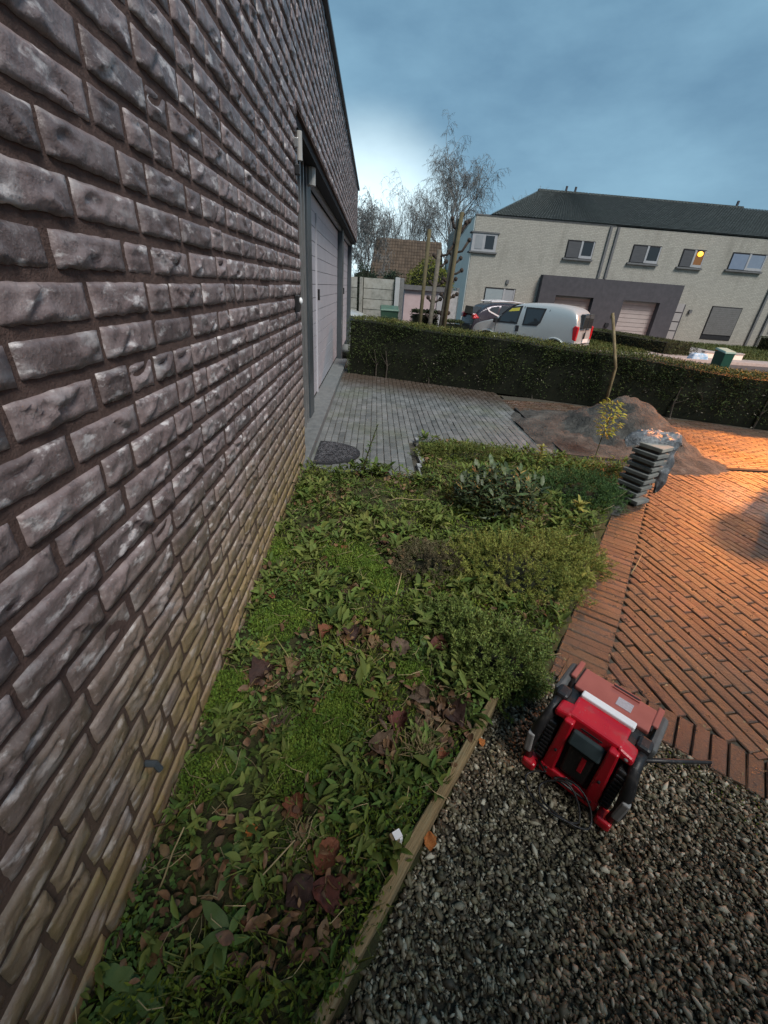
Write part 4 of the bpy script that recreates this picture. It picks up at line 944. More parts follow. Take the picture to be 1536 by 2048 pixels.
# ------------------------------------------------------------------ things along the street
leafy_block('clipped_shrub', 'low clipped green shrub in front of the left garage door across the street', 'shrub', (13.75, 22.6, STREET), (1.6, 6.5, .55), 9000, M_BOX, .22, .06, None)
leafy_block('clipped_shrub', 'dark green low shrub at the far drainpipe of the house row', 'shrub', (25.3, 25.6, STREET), (3.2, 1.6, .75), 6000, M_BOX, 0, .06)
def wheelie_bin(label, loc, rz, col, lid, size=(1, 1, 1)):
    t = thing('wheelie_bin', label, 'bin', loc, rz, 'wheeled refuse bins'); t.scale = size; m = mat('bin_plastic', [col, tuple(c * 1.3 for c in col)], rough=.45)
    MB().box((0, 0, .52), (.46, .52, .86), taper=1.18).build('bin_body', m, t, bevel=.02)
    MB().box((0, .0, .985), (.60, .68, .06), tilt=Matrix.Rotation(.12, 3, 'X'), taper=.88).build('lid', mat('bin_lid', [lid, tuple(c * 1.15 for c in lid)], rough=.35), t, bevel=.015)
    for s in (-1, 1): MB().tube([(s * .25 - .03, .22, .1), (s * .25 + .03, .22, .1)], .1, 12).build('wheel', M_BLACK, t)
    MB().tube([(-.2, .36, .95), (.2, .36, .95)], .018, 6).build('handle', M_BLACK, t)
wheelie_bin('green wheelie bin with a pale lid by the road beyond the hedge', (10.75, 12.5, STREET), .1, (.012, .055, .035), (.20, .30, .26), (.62, .62, .93))
wheelie_bin('dark green wheelie bin in front of the concrete fence', (.98, 14.1, STREET + .34), 0, (.02, .05, .032), (.05, .11, .08))
def low_wall(label, x0, x1, y, z1, m=None):
    t = thing('garden_wall', label, 'wall', (0, 0, 0), 0, 'low white garden walls')
    box_between(x0, x1, y - .09, y + .09, STREET - .02, z1).build('wall_block', m or M_SIDEWALL, t); box_between(x0 - .02, x1 + .02, y - .12, y + .12, z1, z1 + .05).build('wall_cap', M_KERB, t)
low_wall('low white garden wall left of the path to the pale front door', 14.7, 15.9, 21.4, STREET + .40); low_wall('low white garden wall right of the path, behind the blue bag', 15.2, 17.0, 19.15, STREET + .28)
o = MB().box((0, 0, .14), (.75, .4, .26), taper=.75).build('blue_recycling_bag', mat('blue_plastic_film', [(.10, .28, .50), (.30, .50, .68), (.5, .62, .7)], scale=9, rough=.35), bevel=.06, seg=3); o.location = (14.1, 17.9, STREET + .06); tag(o, 'light blue recycling bag lying on the pavement in front of the low white wall', 'bag')

M_VANP = mat('silver_paint', [(.44, .46, .45), (.48, .50, .49)], scale=2, rough=.28, metal=.35, spec=.6)
M_DARKP = mat('dark_plum_paint', [(.035, .032, .042), (.045, .04, .052)], scale=2, rough=.25, metal=.4, spec=.6)
M_TYRE = mat('tyre_rubber', [(.012, .012, .012), (.02, .02, .02)], rough=.8); M_RIM = mat('alloy_rim', [(.3, .3, .31), (.36, .36, .37)], rough=.35, metal=.8)
M_RED = glass('red_lamp_lens', (.42, .012, .02), .15); M_TRIM = mat('dark_trim', [(.02, .02, .022), (.03, .03, .032)], rough=.5)
M_CARGLASS = glass('car_glass', (.03, .036, .04), .03); M_CHROME = mat('bright_roof_rail', [(.42, .44, .46), (.5, .52, .54)], rough=.4, metal=.2)
def vehicle(name, label, cat, loc, rz, L, W, prof, belt, paint, group=None):
    """prof: (s, z_top, half width factor) along the length, s = 0 at the nose; local x forwards from the tail, y to the left"""
    t = thing(name, label, cat, loc, rz, group); hw = W / 2; zr = max(p[1] for p in prof); V = []; F = []
    def lat(z):
        if z <= belt: return hw * (1 - .05 * max(0, (.55 - z) / .35) - .02 * max(0, (z - .7) / (belt - .7)))
        return hw * .98 + (hw * .80 - hw * .98) * ((z - belt) / (zr - belt)) ** 1.25
    n = len(prof); ring = 13
    for s, zt, k in prof:
        zs = [.22, .40, .62, min(belt, zt - .05), belt + (zt - belt) * .5 if zt > belt + .1 else zt - .035, zt - .06 if zt > belt + .1 else zt - .015]
        half = [(lat(z) * k, z) for z in zs]; top = [(lat(zt - .06) * k * .72, zt - .008)]
        pts = [(-y, z) for y, z in half] + [(-top[0][0], top[0][1])] + [(0, zt)] + [top[0]] + [(y, z) for y, z in reversed(half)]
        ring = len(pts)
        for y, z in pts: V.append((L - s, y, z))
    for i in range(n - 1):
        for k in range(ring - 1): F.append((i * ring + k, i * ring + k + 1, (i + 1) * ring + k + 1, (i + 1) * ring + k))
        F.append((i * ring + ring - 1, i * ring, (i + 1) * ring, (i + 1) * ring + ring - 1))
    F += [tuple(range(ring)), tuple(range((n - 1) * ring + ring - 1, (n - 1) * ring - 1, -1))]
    body = MB().add(V, F).build('body', paint, t, smooth=True); body.modifiers.new('sub', 'SUBSURF').levels = 1; body.modifiers['sub'].render_levels = 2
    def panel(nm, pts, m, side=1, off=.008, parent=None, thick=.02):
        pts2 = [(L - s, side * (lat(z) + off), z) for s, z in pts]; inn = [(x, y - side * thick, z) for x, y, z in pts2]; k = len(pts)
        return MB().add(pts2 + inn, [tuple(range(k)), tuple(range(2 * k - 1, k - 1, -1))] + [(i, (i + 1) % k, k + (i + 1) % k, k + i) for i in range(k)]).build(nm, m, parent or t)
    for s in (.72, L - .68):
        for sd in (-1, 1):
            arch = [(s + .36 * math.cos(a), .32 + .36 * math.sin(a)) for a in np.linspace(math.pi, 0, 13)]
            panel('wheel_arch', arch + [(s + .36, .24), (s - .36, .24)], M_TRIM, sd, .006)
            fl = MB(); fl.tube([(L - q, sd * (lat(z) + .015), z) for q, z in [(s + .40 * math.cos(a), .32 + .40 * math.sin(a)) for a in np.linspace(math.pi, 0, 13)]], .035, 6); fl.build('arch_flare', paint, t, smooth=True)
            w = thing_part('wheel', t); MB().tube([(L - s, sd * (hw - .17), .31), (L - s, sd * (hw + .012), .31)], .305, 20).build('tyre', M_TYRE, w, bevel=.02); MB().tube([(L - s, sd * (hw - .02), .31), (L - s, sd * (hw + .02), .31)], .19, 14).build('rim', M_RIM, w)
    return t, panel, lat
# small silver van seen from its left rear
vp = [(0, .62, .80), (.06, .80, .90), (.22, .93, .95), (.5, 1.02, .98), (.86, 1.13, .99), (1.0, 1.20, .99), (1.28, 1.46, 1), (1.55, 1.63, 1), (1.9, 1.72, 1), (2.6, 1.755, 1), (3.2, 1.74, 1), (3.6, 1.68, 1), (3.8, 1.56, 1), (3.88, 1.30, 1), (3.93, .95, .985), (3.95, .6, .97)]
va = R(42); vx, vy = 6.87 + .42, 14.5 + .62
van, vpanel, vlat = vehicle('parked_van', 'small silver van with side windows parked behind the hedge', 'van', (vx + .42, vy - .05, STREET + .02), math.pi - va, 3.95, 1.68, vp, 1.0, M_VANP)
def van_details():
    t, panel, lat = van, vpanel, vlat; L = 3.95
    for sd in (1, -1):
        panel('window_seal', [(1.0, 1.01), (1.12, 1.22), (1.44, 1.54), (1.88, 1.61), (1.83, 1.02)], M_TRIM, sd, .006)
        panel('window', [(1.10, 1.06), (1.20, 1.24), (1.47, 1.50), (1.83, 1.565), (1.79, 1.06)], M_CARGLASS, sd, .012)
        panel('window_seal', [(2.03, 1.0), (2.02, 1.58), (2.74, 1.58), (2.66, 1.14), (2.57, 1.03)], M_TRIM, sd, .006)
        panel('window', [(2.08, 1.05), (2.07, 1.53), (2.68, 1.53), (2.60, 1.16), (2.53, 1.07)], M_CARGLASS, sd, .012)
        panel('door_handle', [(1.82, .78), (1.80, .98), (1.92, .98), (1.93, .8)], M_TRIM, sd, .018)
        panel('door_gap', [(1.955, .35), (1.955, 1.6), (1.968, 1.6), (1.968, .35)], M_TRIM, sd, .004); panel('door_gap', [(1.0, .45), (1.0, 1.0), (1.012, 1.0), (1.012, .45)], M_TRIM, sd, .004)
        panel('door_gap', [(2.80, .5), (2.86, 1.56), (2.873, 1.56), (2.813, .5)], M_TRIM, sd, .004)
        MB().box((L - 1.02, sd * (lat(1.08) + .10), 1.08), (.12, .17, .17)).build('wing_mirror', M_TRIM, t, bevel=.03)
        y0 = sd * (lat(1.0) - .02)
        MB().prism([(L - 3.955, .70), (L - 3.955, 1.12), (L - 3.85, 1.16), (L - 3.78, 1.10), (L - 3.84, .72)], 'y', sd * (lat(1.0) - .14), sd * (lat(1.0) + .010)).build('tail_light', M_RED, t, bevel=.02)
    panel('sun_shade', [(1.40, 1.39), (1.50, 1.495), (1.80, 1.55), (1.79, 1.44)], mat('yellow_card', [(.5, .44, .06), (.56, .5, .08)], rough=.6), 1, .014, thick=.004)
    # tail: two doors, rear windows, handle, bumper
    rs = thing_part('rear_door', t)
    MB().prism([(-.52, 1.06), (-.47, 1.50), (-.03, 1.52), (-.03, 1.06)], 'x', -.035, .12).build('window', M_CARGLASS, rs, bevel=.02); MB().prism([(.03, 1.06), (.03, 1.52), (.47, 1.50), (.52, 1.06)], 'x', -.035, .12).build('window', M_CARGLASS, rs, bevel=.02)
    MB().box((-.018, 0, .95), (.02, .012, 1.1)).build('door_gap', M_TRIM, rs); MB().box((-.025, .07, .85), (.04, .06, .2)).build('handle', M_TRIM, rs)
    MB().box((-.01, 0, .42), (.14, 1.5, .2)).build('bumper', M_TRIM, t, bevel=.04); MB().box((-.025, -.15, .68), (.02, .52, .12)).build('number_plate', M_WHITEP, t)
    wp = [(L - 1.02, 1.225), (L - 1.30, 1.49), (L - 1.55, 1.645)]
    V = []; 
    for i, (x, z) in enumerate(wp): V += [(x + .012, -lat(z) * .8, z - .01), (x + .012, 0, z + .025), (x + .012, lat(z) * .8, z - .01)]
    MB().add(V, [(0, 1, 4, 3), (1, 2, 5, 4), (3, 4, 7, 6), (4, 5, 8, 7)]).build('windscreen', M_CARGLASS, t)
van_details()
sp = [(0, .6, .82), (.08, .82, .92), (.4, .96, .97), (1.0, 1.06, .99), (1.25, 1.18, 1), (1.7, 1.50, 1), (2.1, 1.60, 1), (2.9, 1.62, 1), (3.5, 1.57, 1), (3.85, 1.40, .98), (4.15, 1.10, .97), (4.25, .8, .95), (4.28, .5, .93)]
suv, spanel, slat = vehicle('parked_car', 'dark plum hatchback with silver roof rails parked behind the van', 'car', (4.62, 20.1, STREET + .02), .12, 4.28, 1.78, sp, 1.02, M_DARKP)
def suv_details():
    for sd in (-1, 1):
        spanel('window', [(1.45, 1.08), (1.80, 1.44), (2.30, 1.50), (2.32, 1.08)], M_CARGLASS, sd, .01); spanel('window', [(2.40, 1.08), (2.38, 1.50), (3.05, 1.48), (3.18, 1.10)], M_CARGLASS, sd, .01); spanel('window', [(3.24, 1.12), (3.14, 1.46), (3.5, 1.40), (3.62, 1.22)], M_CARGLASS, sd, .01)
        spanel('chrome_strip', [(3.16, 1.05), (3.60, 1.22), (3.72, 1.36), (3.66, 1.38), (3.55, 1.26), (3.14, 1.10)], M_CHROME, sd, .016)
        MB().tube([(4.28 - 1.9, sd * .66, 1.60), (4.28 - 2.6, sd * .67, 1.66), (4.28 - 3.5, sd * .66, 1.60)], .03, 6).build('roof_rail', M_CHROME, suv)
        MB().prism([(.30, .95), (.12, 1.12), (.02, 1.08), (.0, .92)], 'y', sd * .60, sd * .86).build('tail_light', M_RED, suv, bevel=.02)
    MB().prism([(-.6, 1.08), (-.5, 1.38), (.5, 1.38), (.6, 1.08)], 'x', .05, .5).build('rear_window', M_CARGLASS, suv); MB().box((.0, 0, .55), (.1, 1.5, .3)).build('bumper', M_TRIM, suv, bevel=.04)
suv_details()
# pale car mostly hidden by the hedge
wp = [(0, .5, .82), (.1, .72, .92), (.9, .92, .98), (1.3, 1.12, 1), (1.8, 1.36, 1), (2.6, 1.40, 1), (3.2, 1.34, 1), (3.7, 1.08, .98), (3.95, .9, .95), (4.0, .5, .93)]
wc, wpanel, wlat = vehicle('parked_car', 'pale silver car whose roof just shows over the hedge beside the garage', 'car', (.95, 13.3, STREET - .12), math.pi + .05, 4.0, 1.7, wp, .92, M_VANP)
for sd in (-1, 1): wpanel('window', [(1.4, .98), (1.85, 1.27), (2.6, 1.29), (3.2, 1.22), (3.4, .98)], M_CARGLASS, sd, .01)

# concrete fence, pink garage, pollards
M_CONC = mat('concrete_panel', [(.20, .20, .175), (.30, .295, .26), (.34, .34, .31)], scale=6, rough=.85, bump=.006, bscale=30, var=.12, rand='object')
def build_fence():
    t = thing('concrete_fence', 'grey concrete board fence with posts behind the wheelie bin', 'fence', (0, 0, 0)); y = 15.0
    me = MB().box((0, 0, 0), (.98, .05, .285)).mesh('board', M_CONC)
    for k in range(7):
        for x in (-1.6, -.56, .62): link('board', me, t, (x if x > 0 else x, y + rnd.uniform(-.012, .012), STREET + .16 + k * .30), (rnd.uniform(-.03, .03), 0, 0), (1.0 if x < 0 else .98, 1, 1))
    for x in (-1.08, .06): MB().box((x, y - .02, .55), (.11, .13, 2.12)).build('post', M_CONC, t, bevel=.01)
    MB().box((1.21, y - .05, .55), (.15, .2, 2.24)).build('post', mat('pale_concrete_post', [(.34, .36, .36), (.4, .42, .42)], rough=.8), t, bevel=.01); MB().box((1.36, y + .05, .55), (.13, .15, 2.22)).build('post', M_BLUESTONE, t, bevel=.01)
build_fence()
def build_pink():
    t = thing('pink_shed', 'low flat-roofed shed with pinkish walls between fence and white house', 'shed', (0, 0, 0)); M_PINK = mat('pink_render', [(.40, .31, .31), (.47, .38, .38)], scale=4, rough=.85)
    box_between(1.5, 3.05, 15.6, 18.6, STREET - .02, 1.36).build('wall', M_PINK, t); box_between(1.45, 3.1, 15.5, 18.7, 1.36, 1.50).build('roof', M_WSILL, t)
    box_between(3.07, 3.32, 15.7, 18.5, STREET - .02, 1.42).build('side_pier', M_KERB, t); 
    box_between(2.62, 2.82, 15.56, 15.6, STREET, 1.25).build('door_strip', M_WFRAME, t)
build_pink()
o = MB().box((5.35, 27.4, .55), (.18, .2, 2.1)).build('gate_post', M_BLUESTONE); tag(o, 'dark gate post at the corner of the white house', 'post')
leafy_block('clipped_shrub', 'square clipped shrub under the pollarded trees, beside the pink shed', 'shrub', (1.95, 12.9, STREET - .02), (.72, .6, 1.36), 3500, M_BOX, 0, .05); leafy_block('clipped_shrub', 'smaller clipped shrub right of the pollarded trees', 'shrub', (2.78, 12.9, STREET - .02), (.5, .55, 1.16), 2500, M_BOX, 0, .05)
M_STAKE = mat('green_stained_stake', [(.07, .058, .028), (.12, .10, .052)], scale=6, rough=.85); M_BARK = mat('grey_bark', [(.09, .078, .06), (.16, .14, .11)], scale=9, rough=.9, bump=.01, bscale=25); M_KNOB = mat('pruned_knob', [(.03, .022, .018), (.06, .045, .035)], scale=9, rough=.9)
def pollard(label, x, y, top, lean, arms):
    t = thing('pollard_tree', label, 'tree', (x, y, STREET - .03), 0, 'pollarded trees tied to stakes'); H = top - STREET
    MB().tube([(0, 0, 0), (lean * .3, 0, H * .4), (lean, 0, H)], [.075, .065, .055], 8).build('trunk', M_BARK, t, smooth=True)
    cr = MB()
    for k, (z, dx, l) in enumerate(arms):
        a = rnd.uniform(-.5, .5); x0 = lean * z / H; s = 1 if dx > 0 else -1
        p = [(x0, 0, z), (x0 + dx * .6, .05 * a, z + .05), (x0 + dx, .1 * a, z + .10 + l)]; cr.tube(p, [.03, .028, .035], 6); cr.ball(p[-1], .055, 7, 5)
    cr.build('crown', M_KNOB, t, smooth=True)
arm1 = [(1.2, .14, 0), (1.2, -.12, 0), (1.62, .2, .0), (1.62, -.14, .02), (2.0, .18, .02), (2.0, -.14, 0), (2.45, .22, .05), (2.7, .36, .2), (2.62, -.12, .0)]
pollard('pollarded tree with knobbly stubs tied to the shorter stake', 2.06, 12.5, 2.35, .06, arm1)
pollard('taller pollarded tree with a fist of cut stubs at its top', 2.36, 12.5, 3.02, .16, [(z + .1, d, l) for z, d, l in arm1] + [(2.3, .3, .03), (3.3, -.16, .12), (3.2, .2, .16), (3.3, .28, .1), (3.42, .1, .1), (1.75, .28, .02)])
for lab, x, xt, z1 in (('shorter greenish stake of the pollarded trees', 1.78, 1.80, 2.72), ('taller greenish stake of the pollarded trees', 2.42, 2.56, 3.12)):
    tag(MB().tube([(x, 12.38, STREET - .05), (xt, 12.38, z1)], [.05, .05], 8).build('tree_stake', M_STAKE, smooth=True), lab, 'stake', 'round wooden tree stakes')

# brown-roofed house, conifers, trees far behind
def build_brown():
    t = thing('bungalow', 'low house with a broad brown tiled roof behind the conifers', 'house', (0, 0, 0)); M_BROWN = mat('brown_roof_tile', [(.065, .045, .03), (.10, .07, .048)], scale=2, rough=.85, var=.2); M_BRK = mat('ochre_brick', [(.22, .15, .09), (.28, .2, .12)], scale=3, rough=.9)
    A, B, C_, D = (-.1, 35, 1.6), (5.6, 35, 1.6), (5.6, 39, 4.75), (.35, 39, 4.75)
    box_between(.2, 5.4, 35.6, 43, STREET - .02, 1.75).build('wall', M_BRK, t)
    r_ = MB().add([A, B, C_, D, (-.1, 43.5, 1.6), (5.6, 43.5, 1.6)], [(0, 1, 2, 3), (4, 3, 2, 5), (0, 3, 4)]).build('roof', M_BROWN, t); tile_field(r_, 'roof_tile', [A, B, C_, D], 14, 24, M_BROWN)
build_brown()
leafy_block('conifer_shrub', 'dark green conifer nearest the garage, behind the fence', 'shrub', (.05, 19.5, STREET), (1.5, 1.3, 2.55), 4500, M_CONIF, 0, .08, None, 1); leafy_block('conifer_shrub', 'dark green conifer in the middle behind the fence', 'shrub', (1.15, 19.0, STREET), (1.3, 1.2, 2.45), 4500, M_CONIF, 0, .08, None, 1)
leafy_block('yellow_shrub', 'bright yellow-green shrub behind the pink shed', 'shrub', (2.9, 21.0, STREET), (2.3, 1.8, 3.0), 7000, M_YGSHRUB, 0, .09, None, 1)
M_FARBARK = mat('far_grey_bark', [(.13, .13, .13), (.19, .19, .18)], scale=4, rough=.9); M_BIRCH = mat('birch_bark', [(.11, .105, .10), (.17, .165, .155)], scale=4, rough=.9)
def bare_tree(label, loc, H, spread, seed, mtrunk, trunks=1, upright=.8, droop=0.0, cat='tree', fine=1.0, spreadx=.3, fan=.06, thick=.010, name='bare_tree', group='bare winter trees behind the houses'):
    r = random.Random(seed); t = thing(name, label, cat, loc, 0, group); tr = MB(); cr = MB(); tw = MB()
    def grow(p, d, l, rad, lev):
        if lev > 5: return
        n = 4; pts = [p]; dd = d.copy()
        for i in range(n):
            j = .12 + .05 * lev; dd = (dd + Vector((r.gauss(0, j), r.gauss(0, j), r.gauss(0, j * .6) + (.04 * upright if lev < 3 else -droop * .22)))).normalized(); pts.append(pts[-1] + dd * (l / n))
        (tr if lev == 0 else cr if lev < 3 else tw).tube(pts, [rad * (1 - .16 * i) for i in range(n + 1)], 6 if lev < 2 else 3, cap=False)
        k = {0: 9, 1: 7, 2: 5, 3: 4, 4: 3}.get(lev, 0); k = int(k * fine + .5) if lev > 1 else k
        for i in range(k):
            u = (.32 if lev == 0 else .2) + (.68 if lev == 0 else .8) * (i + r.random() * .6) / k; u = min(u, .99); q = pts[int(u * n)].lerp(pts[min(n, int(u * n) + 1)], u * n - int(u * n))
            a = r.uniform(0, 6.28); sp_ = r.uniform(.35, .75) * spread; side = Vector((math.cos(a), math.sin(a), 0)); e = (dd * (1 - sp_) + side * sp_ + Vector((0, 0, .35 * upright if lev < 3 else -droop * .5))).normalized()
            grow(q, e, l * r.uniform(.42, .62) * (1.05 - .4 * u if lev == 0 else 1), max(rad * .48, .011), lev + 1)
    for k in range(trunks):
        o_ = spreadx * (k - (trunks - 1) / 2)
        grow(Vector((o_, r.uniform(-.5, .5), 0)), Vector((fan * (k - (trunks - 1) / 2) + .04 * r.uniform(-1, 1), .1 * r.uniform(-1, 1), 1)).normalized(), H * (1 if trunks == 1 else r.uniform(.86, 1)), H * thick, 0)
    tr.build('trunk', mtrunk, t); cr.build('limbs', mtrunk, t); tag(tw.build('crown', mtrunk, t), kind='stuff')
    return t
bare_tree('tall slender birch with drooping fine twigs rising above the white house', (6.9, 45, STREET), 10.2, .74, 8, M_BIRCH, 2, .6, .7, fine=.95, spreadx=.7, fan=.05, thick=.010)
bare_tree('broad bare tree with many upright stems behind the brown roof', (3.2, 52, STREET), 8.0, .46, 12, M_FARBARK, 5, 1.1, 0, fine=.4, spreadx=.7, fan=.10, thick=.008)
bare_tree('bare tree with fanning stems behind the left end of the brown roof', (.8, 56, STREET), 7.8, .46, 23, M_FARBARK, 4, 1.1, 0, fine=.4, spreadx=.8, fan=.12, thick=.008)
bare_tree('small weeping tree close beside the garage end', (-.35, 30, STREET), 5.2, .7, 31, M_FARBARK, 2, .4, .8, fine=.8)
bare_tree('faint bare treetop showing over the dark roof ridge', (20.6, 62, STREET), 9.7, .5, 41, M_FARBARK, 2, .9, 0, fine=.6)

def build_assumed_pillar():  # assumed pillar out of view, added to cast a shadow on the drive
    t = thing('assumed_pillar', 'assumed short round-topped pillar out of view that casts the shadow on the drive', 'pillar', (4.96, 3.76, 0), math.radians(40))
    MB().box((0, 0, .55), (.27, .27, 1.12)).build('pillar_shaft', M_KERB, t, bevel=.01); MB().ball((0, 0, 1.15), .19, 14, 8, (1, 1, .95)).build('pillar_cap', M_KERB, t, smooth=True)
build_assumed_pillar()
def build_shade_block():
    # unseen block added behind the viewpoint to shade the near ground
    t = thing('added_shade_block', 'added brick block behind the viewpoint that shades the near ground', 'house', (0, 0, 0))
    box_between(-4.2, 3.6, -5.2, -1.62, -.05, 3.1).build('wall', M_BRICK, t); box_between(-4.3, 3.8, -5.3, -1.45, 3.1, 3.3).build('roof', M_ANTH, t)
    box_between(1.0, 2.2, -1.63, -1.57, .9, 2.1).build('window', M_GLASS, t)
build_shade_block()
def lamp_post(name, label, foot, head, power, size, aim, blend):
    """an assumed post out of view, with an arm and a sodium lamp in the head at its end"""
    H = head.z - foot[2]; dx, dy = head.x - foot[0], head.y - foot[1]
    t = thing(name, label, 'street lamp', foot)
    MB().tube([(0, 0, 0), (0, 0, H + .1)], [.07, .05], 10).build('pole', M_STEELLT, t); MB().tube([(0, 0, H + .05), (dx * .5, dy * .5, H + .25), (dx, dy, H + .25)], .035, 8).build('arm', M_STEELLT, t)
    MB().box((dx, dy, H + .2), (.5, .24, .14), rz=math.atan2(dy, dx)).build('lamp_head', M_ANTH, t, bevel=.03)
    ld = bpy.data.lights.new('sodium_lamp', 'SPOT'); ld.energy = power; ld.color = (1, .31, .065); ld.shadow_soft_size = .16; ld.spot_size = R(size); ld.spot_blend = blend
    lo = bpy.data.objects.new('sodium_lamp', ld); COL.objects.link(lo); lo.parent = t; lo.location = (dx, dy, H + .1)
    lo.rotation_euler = Vector(aim).to_track_quat('-Z', 'Y').to_euler()
def build_assumed_lamps():  # assumed lamps out of view, placed to give the orange glow
    lamp_post('assumed_street_lamp', 'assumed lamp post out of view with a shaded sodium lamp lighting the brick drive', (9.9, 7.6, 0), LAMP, LAMP_POWER, 53, Vector((5.9, 4.3, 0)) - LAMP, 1.0)
    lamp_post('assumed_street_lamp', 'assumed tall street lamp out of view with sodium light beside the road', (15.2, 13.0, STREET), Vector((14.2, 12.6, 5.6)), 1700, 165, (0, 0, -1), .4)
build_assumed_lamps()
#@@PART5
# ------------------------------------------------------------------ the red radio
def scuff(N, L, col, g, b):
    pos = g.outputs['Object'] if 'Object' in g.outputs else g.outputs['Position']
    d = noise_mask(N, L, pos, 22, .56, .74, 8); col = mix(N, L, mul(N, L, d, .28), col, (.20, .17, .14))
    f = noise_mask(N, L, pos, 160, .64, .70, 3, (1, 1, .2)); return mix(N, L, mul(N, L, f, .35), col, (.30, .26, .24))
M_REDP = mat('red_plastic', [(.47, .006, .018), (.56, .010, .024)], scale=6, rough=.36, spec=.5, coord='object', extra=scuff, rvar=.12, bump=.0003, bscale=300)
M_DKRED = mat('dull_red_panel', [(.30, .085, .070), (.36, .11, .09)], scale=14, rough=.5, bump=.0004, bscale=300)
M_GREYRUB = mat('grey_rubber', [(.07, .075, .075), (.12, .125, .125)], scale=20, rough=.7, coord='object', extra=scuff)
M_BLACK = mat('scuffed_black_plastic', [(.010, .010, .011), (.02, .02, .021)], scale=30, rough=.45, spec=.45, coord='object', extra=scuff, bump=.0003, bscale=250)
M_LTRUB = mat('light_grey_rubber', [(.24, .235, .23), (.30, .295, .29)], scale=20, rough=.6)
M_TEAL = mat('slate_plastic', [(.03, .045, .05), (.05, .07, .075)], scale=20, rough=.35)
def build_radio():
    ang = math.atan2(-.715, .699); base = np.array([1.195, .695])
    t = thing('jobsite_radio', 'red and black jobsite radio with bumpers and an aerial standing on the gravel', 'radio', (base[0], base[1], .012), ang)
    def bx(name, m, a, b, z, par=t, bevel=.006, tilt=None, taper=1.0):
        return MB().box(((a[0] + a[1]) / 2, (b[0] + b[1]) / 2, (z[0] + z[1]) / 2), (a[1] - a[0], b[1] - b[0], z[1] - z[0]), tilt=tilt, taper=taper).build(name, m, par, bevel=bevel)
    # housing: black core, red frame in front of it
    bx('housing', M_BLACK, (-.118, .118), (.050, .215), (.015, .285), bevel=.012, taper=.94)
    fr = MB()
    for s in (-1, 1):
        prof = [(s * .050, .02), (s * .090, .02), (s * .082, .20), (s * .078, .285), (s * .050, .285)]
        if s > 0: prof = prof[::-1]
        fr.prism(prof, 'y', .018, .07)
    fr.build('frame_bar', M_REDP, t, bevel=.006)
    MB().prism([(-.078, .245), (.078, .245), (.078, .297), (-.078, .297)], 'y', .040, .13).build('frame_bridge', M_REDP, t, bevel=.008)
    bx('frame_sill', M_REDP, (-.092, .092), (.016, .06), (.018, .058))
    for s in (-1, 1):
        bx('foot', M_REDP, sorted((s * .098, s * .142)), (-.004, .045), (.004, .040), bevel=.008)
        bx('foot', M_BLACK, sorted((s * .09, s * .14)), (.15, .22), (.0, .03), bevel=.008)
        MB().prism([(s * .066, .265), (s * .112, .258), (s * .112, .285), (s * .066, .297)][::s], 'y', .034, .088).build('shoulder', M_REDP, t, bevel=.008)
        bx('speaker_grille', M_BLACK, sorted((s * .088, s * .118)), (.026, .055), (.05, .235), bevel=.006)
        for k in range(9): bx('grille_rib', M_TRIM, sorted((s * .092, s * .114)), (.021, .03), (.065 + k * .018, .072 + k * .018), bevel=0)
        # corner roll bars
        bar = MB(); bar.tube([(s * .132, .022, .03), (s * .140, .012, .10), (s * .134, .016, .19), (s * .122, .045, .25), (s * .122, .10, .277)], [.014, .017, .017, .016, .014], 8); bar.build('roll_bar', M_BLACK, t, smooth=True)
        MB().box((s * .140, .004, .125), (.022, .022, .085), tilt=Matrix.Rotation(s * .06, 3, 'Y')).build('bumper_pad', M_LTRUB, t, bevel=.005)
        MB().box((s * .118, .11, .28), (.040, .05, .035)).build('corner_joint', M_BLACK, t, bevel=.01)
        MB().box((s * .131, .185, .215), (.026, .15, .15), tilt=Matrix.Rotation(s * .10, 3, 'Y')).build('side_guard', M_GREYRUB, t, bevel=.012)
        MB().box((s * .121, .225, .296), (.018, .085, .012)).build('guard_strip', M_DKRED, t, bevel=.004)
    # battery bay with pack
    bx('battery_bay', M_DARK, (-.050, .050), (.035, .06), (.058, .245), bevel=0)
    bp = bx('battery_pack', M_BLACK, (-.038, .038), (.022, .05), (.075, .20), bevel=.008)
    bx('battery_stripe', M_REDP, (.004, .018), (.018, .026), (.125, .19), par=bp, bevel=.002)
    bx('latch', M_LTRUB, (-.012, .012), (.012, .02), (.060, .068), bevel=.002)
    MB().box((0, .034, .232), (.092, .034, .05), tilt=Matrix.Rotation(-.35, 3, 'X')).build('bay_cover', M_TEAL, t, bevel=.006)
    # top
    bx('top_panel', M_DKRED, (-.104, .114), (.15, .250), (.284, .300), bevel=.004)
    bx('panel_groove', M_DARK, (-.108, -.1045), (.16, .25), (.286, .299), bevel=0); bx('panel_groove', M_DARK, (.1145, .119), (.16, .25), (.286, .299), bevel=0)
    bx('handle_slot', M_DARK, (-.012, .062), (.236, .2495), (.2995, .3025), bevel=.001)
    sl = MB()
    sl.box((.025, .2355, .303), (.08, .004, .005)); sl.box((.025, .2515, .300), (.08, .004, .006)); sl.build('slot_rim', M_DKRED, t)
    bx('white_strip', mat('white_lens', [(.72, .73, .74), (.8, .81, .82)], rough=.35), (-.074, .082), (.122, .149), (.288, .308), bevel=.004)
    bx('rating_label', mat('grey_label', [(.30, .29, .32), (.44, .43, .46)], scale=160, detail=2, rough=.5), (.012, .056), (.176, .212), (.2995, .3012), bevel=0)
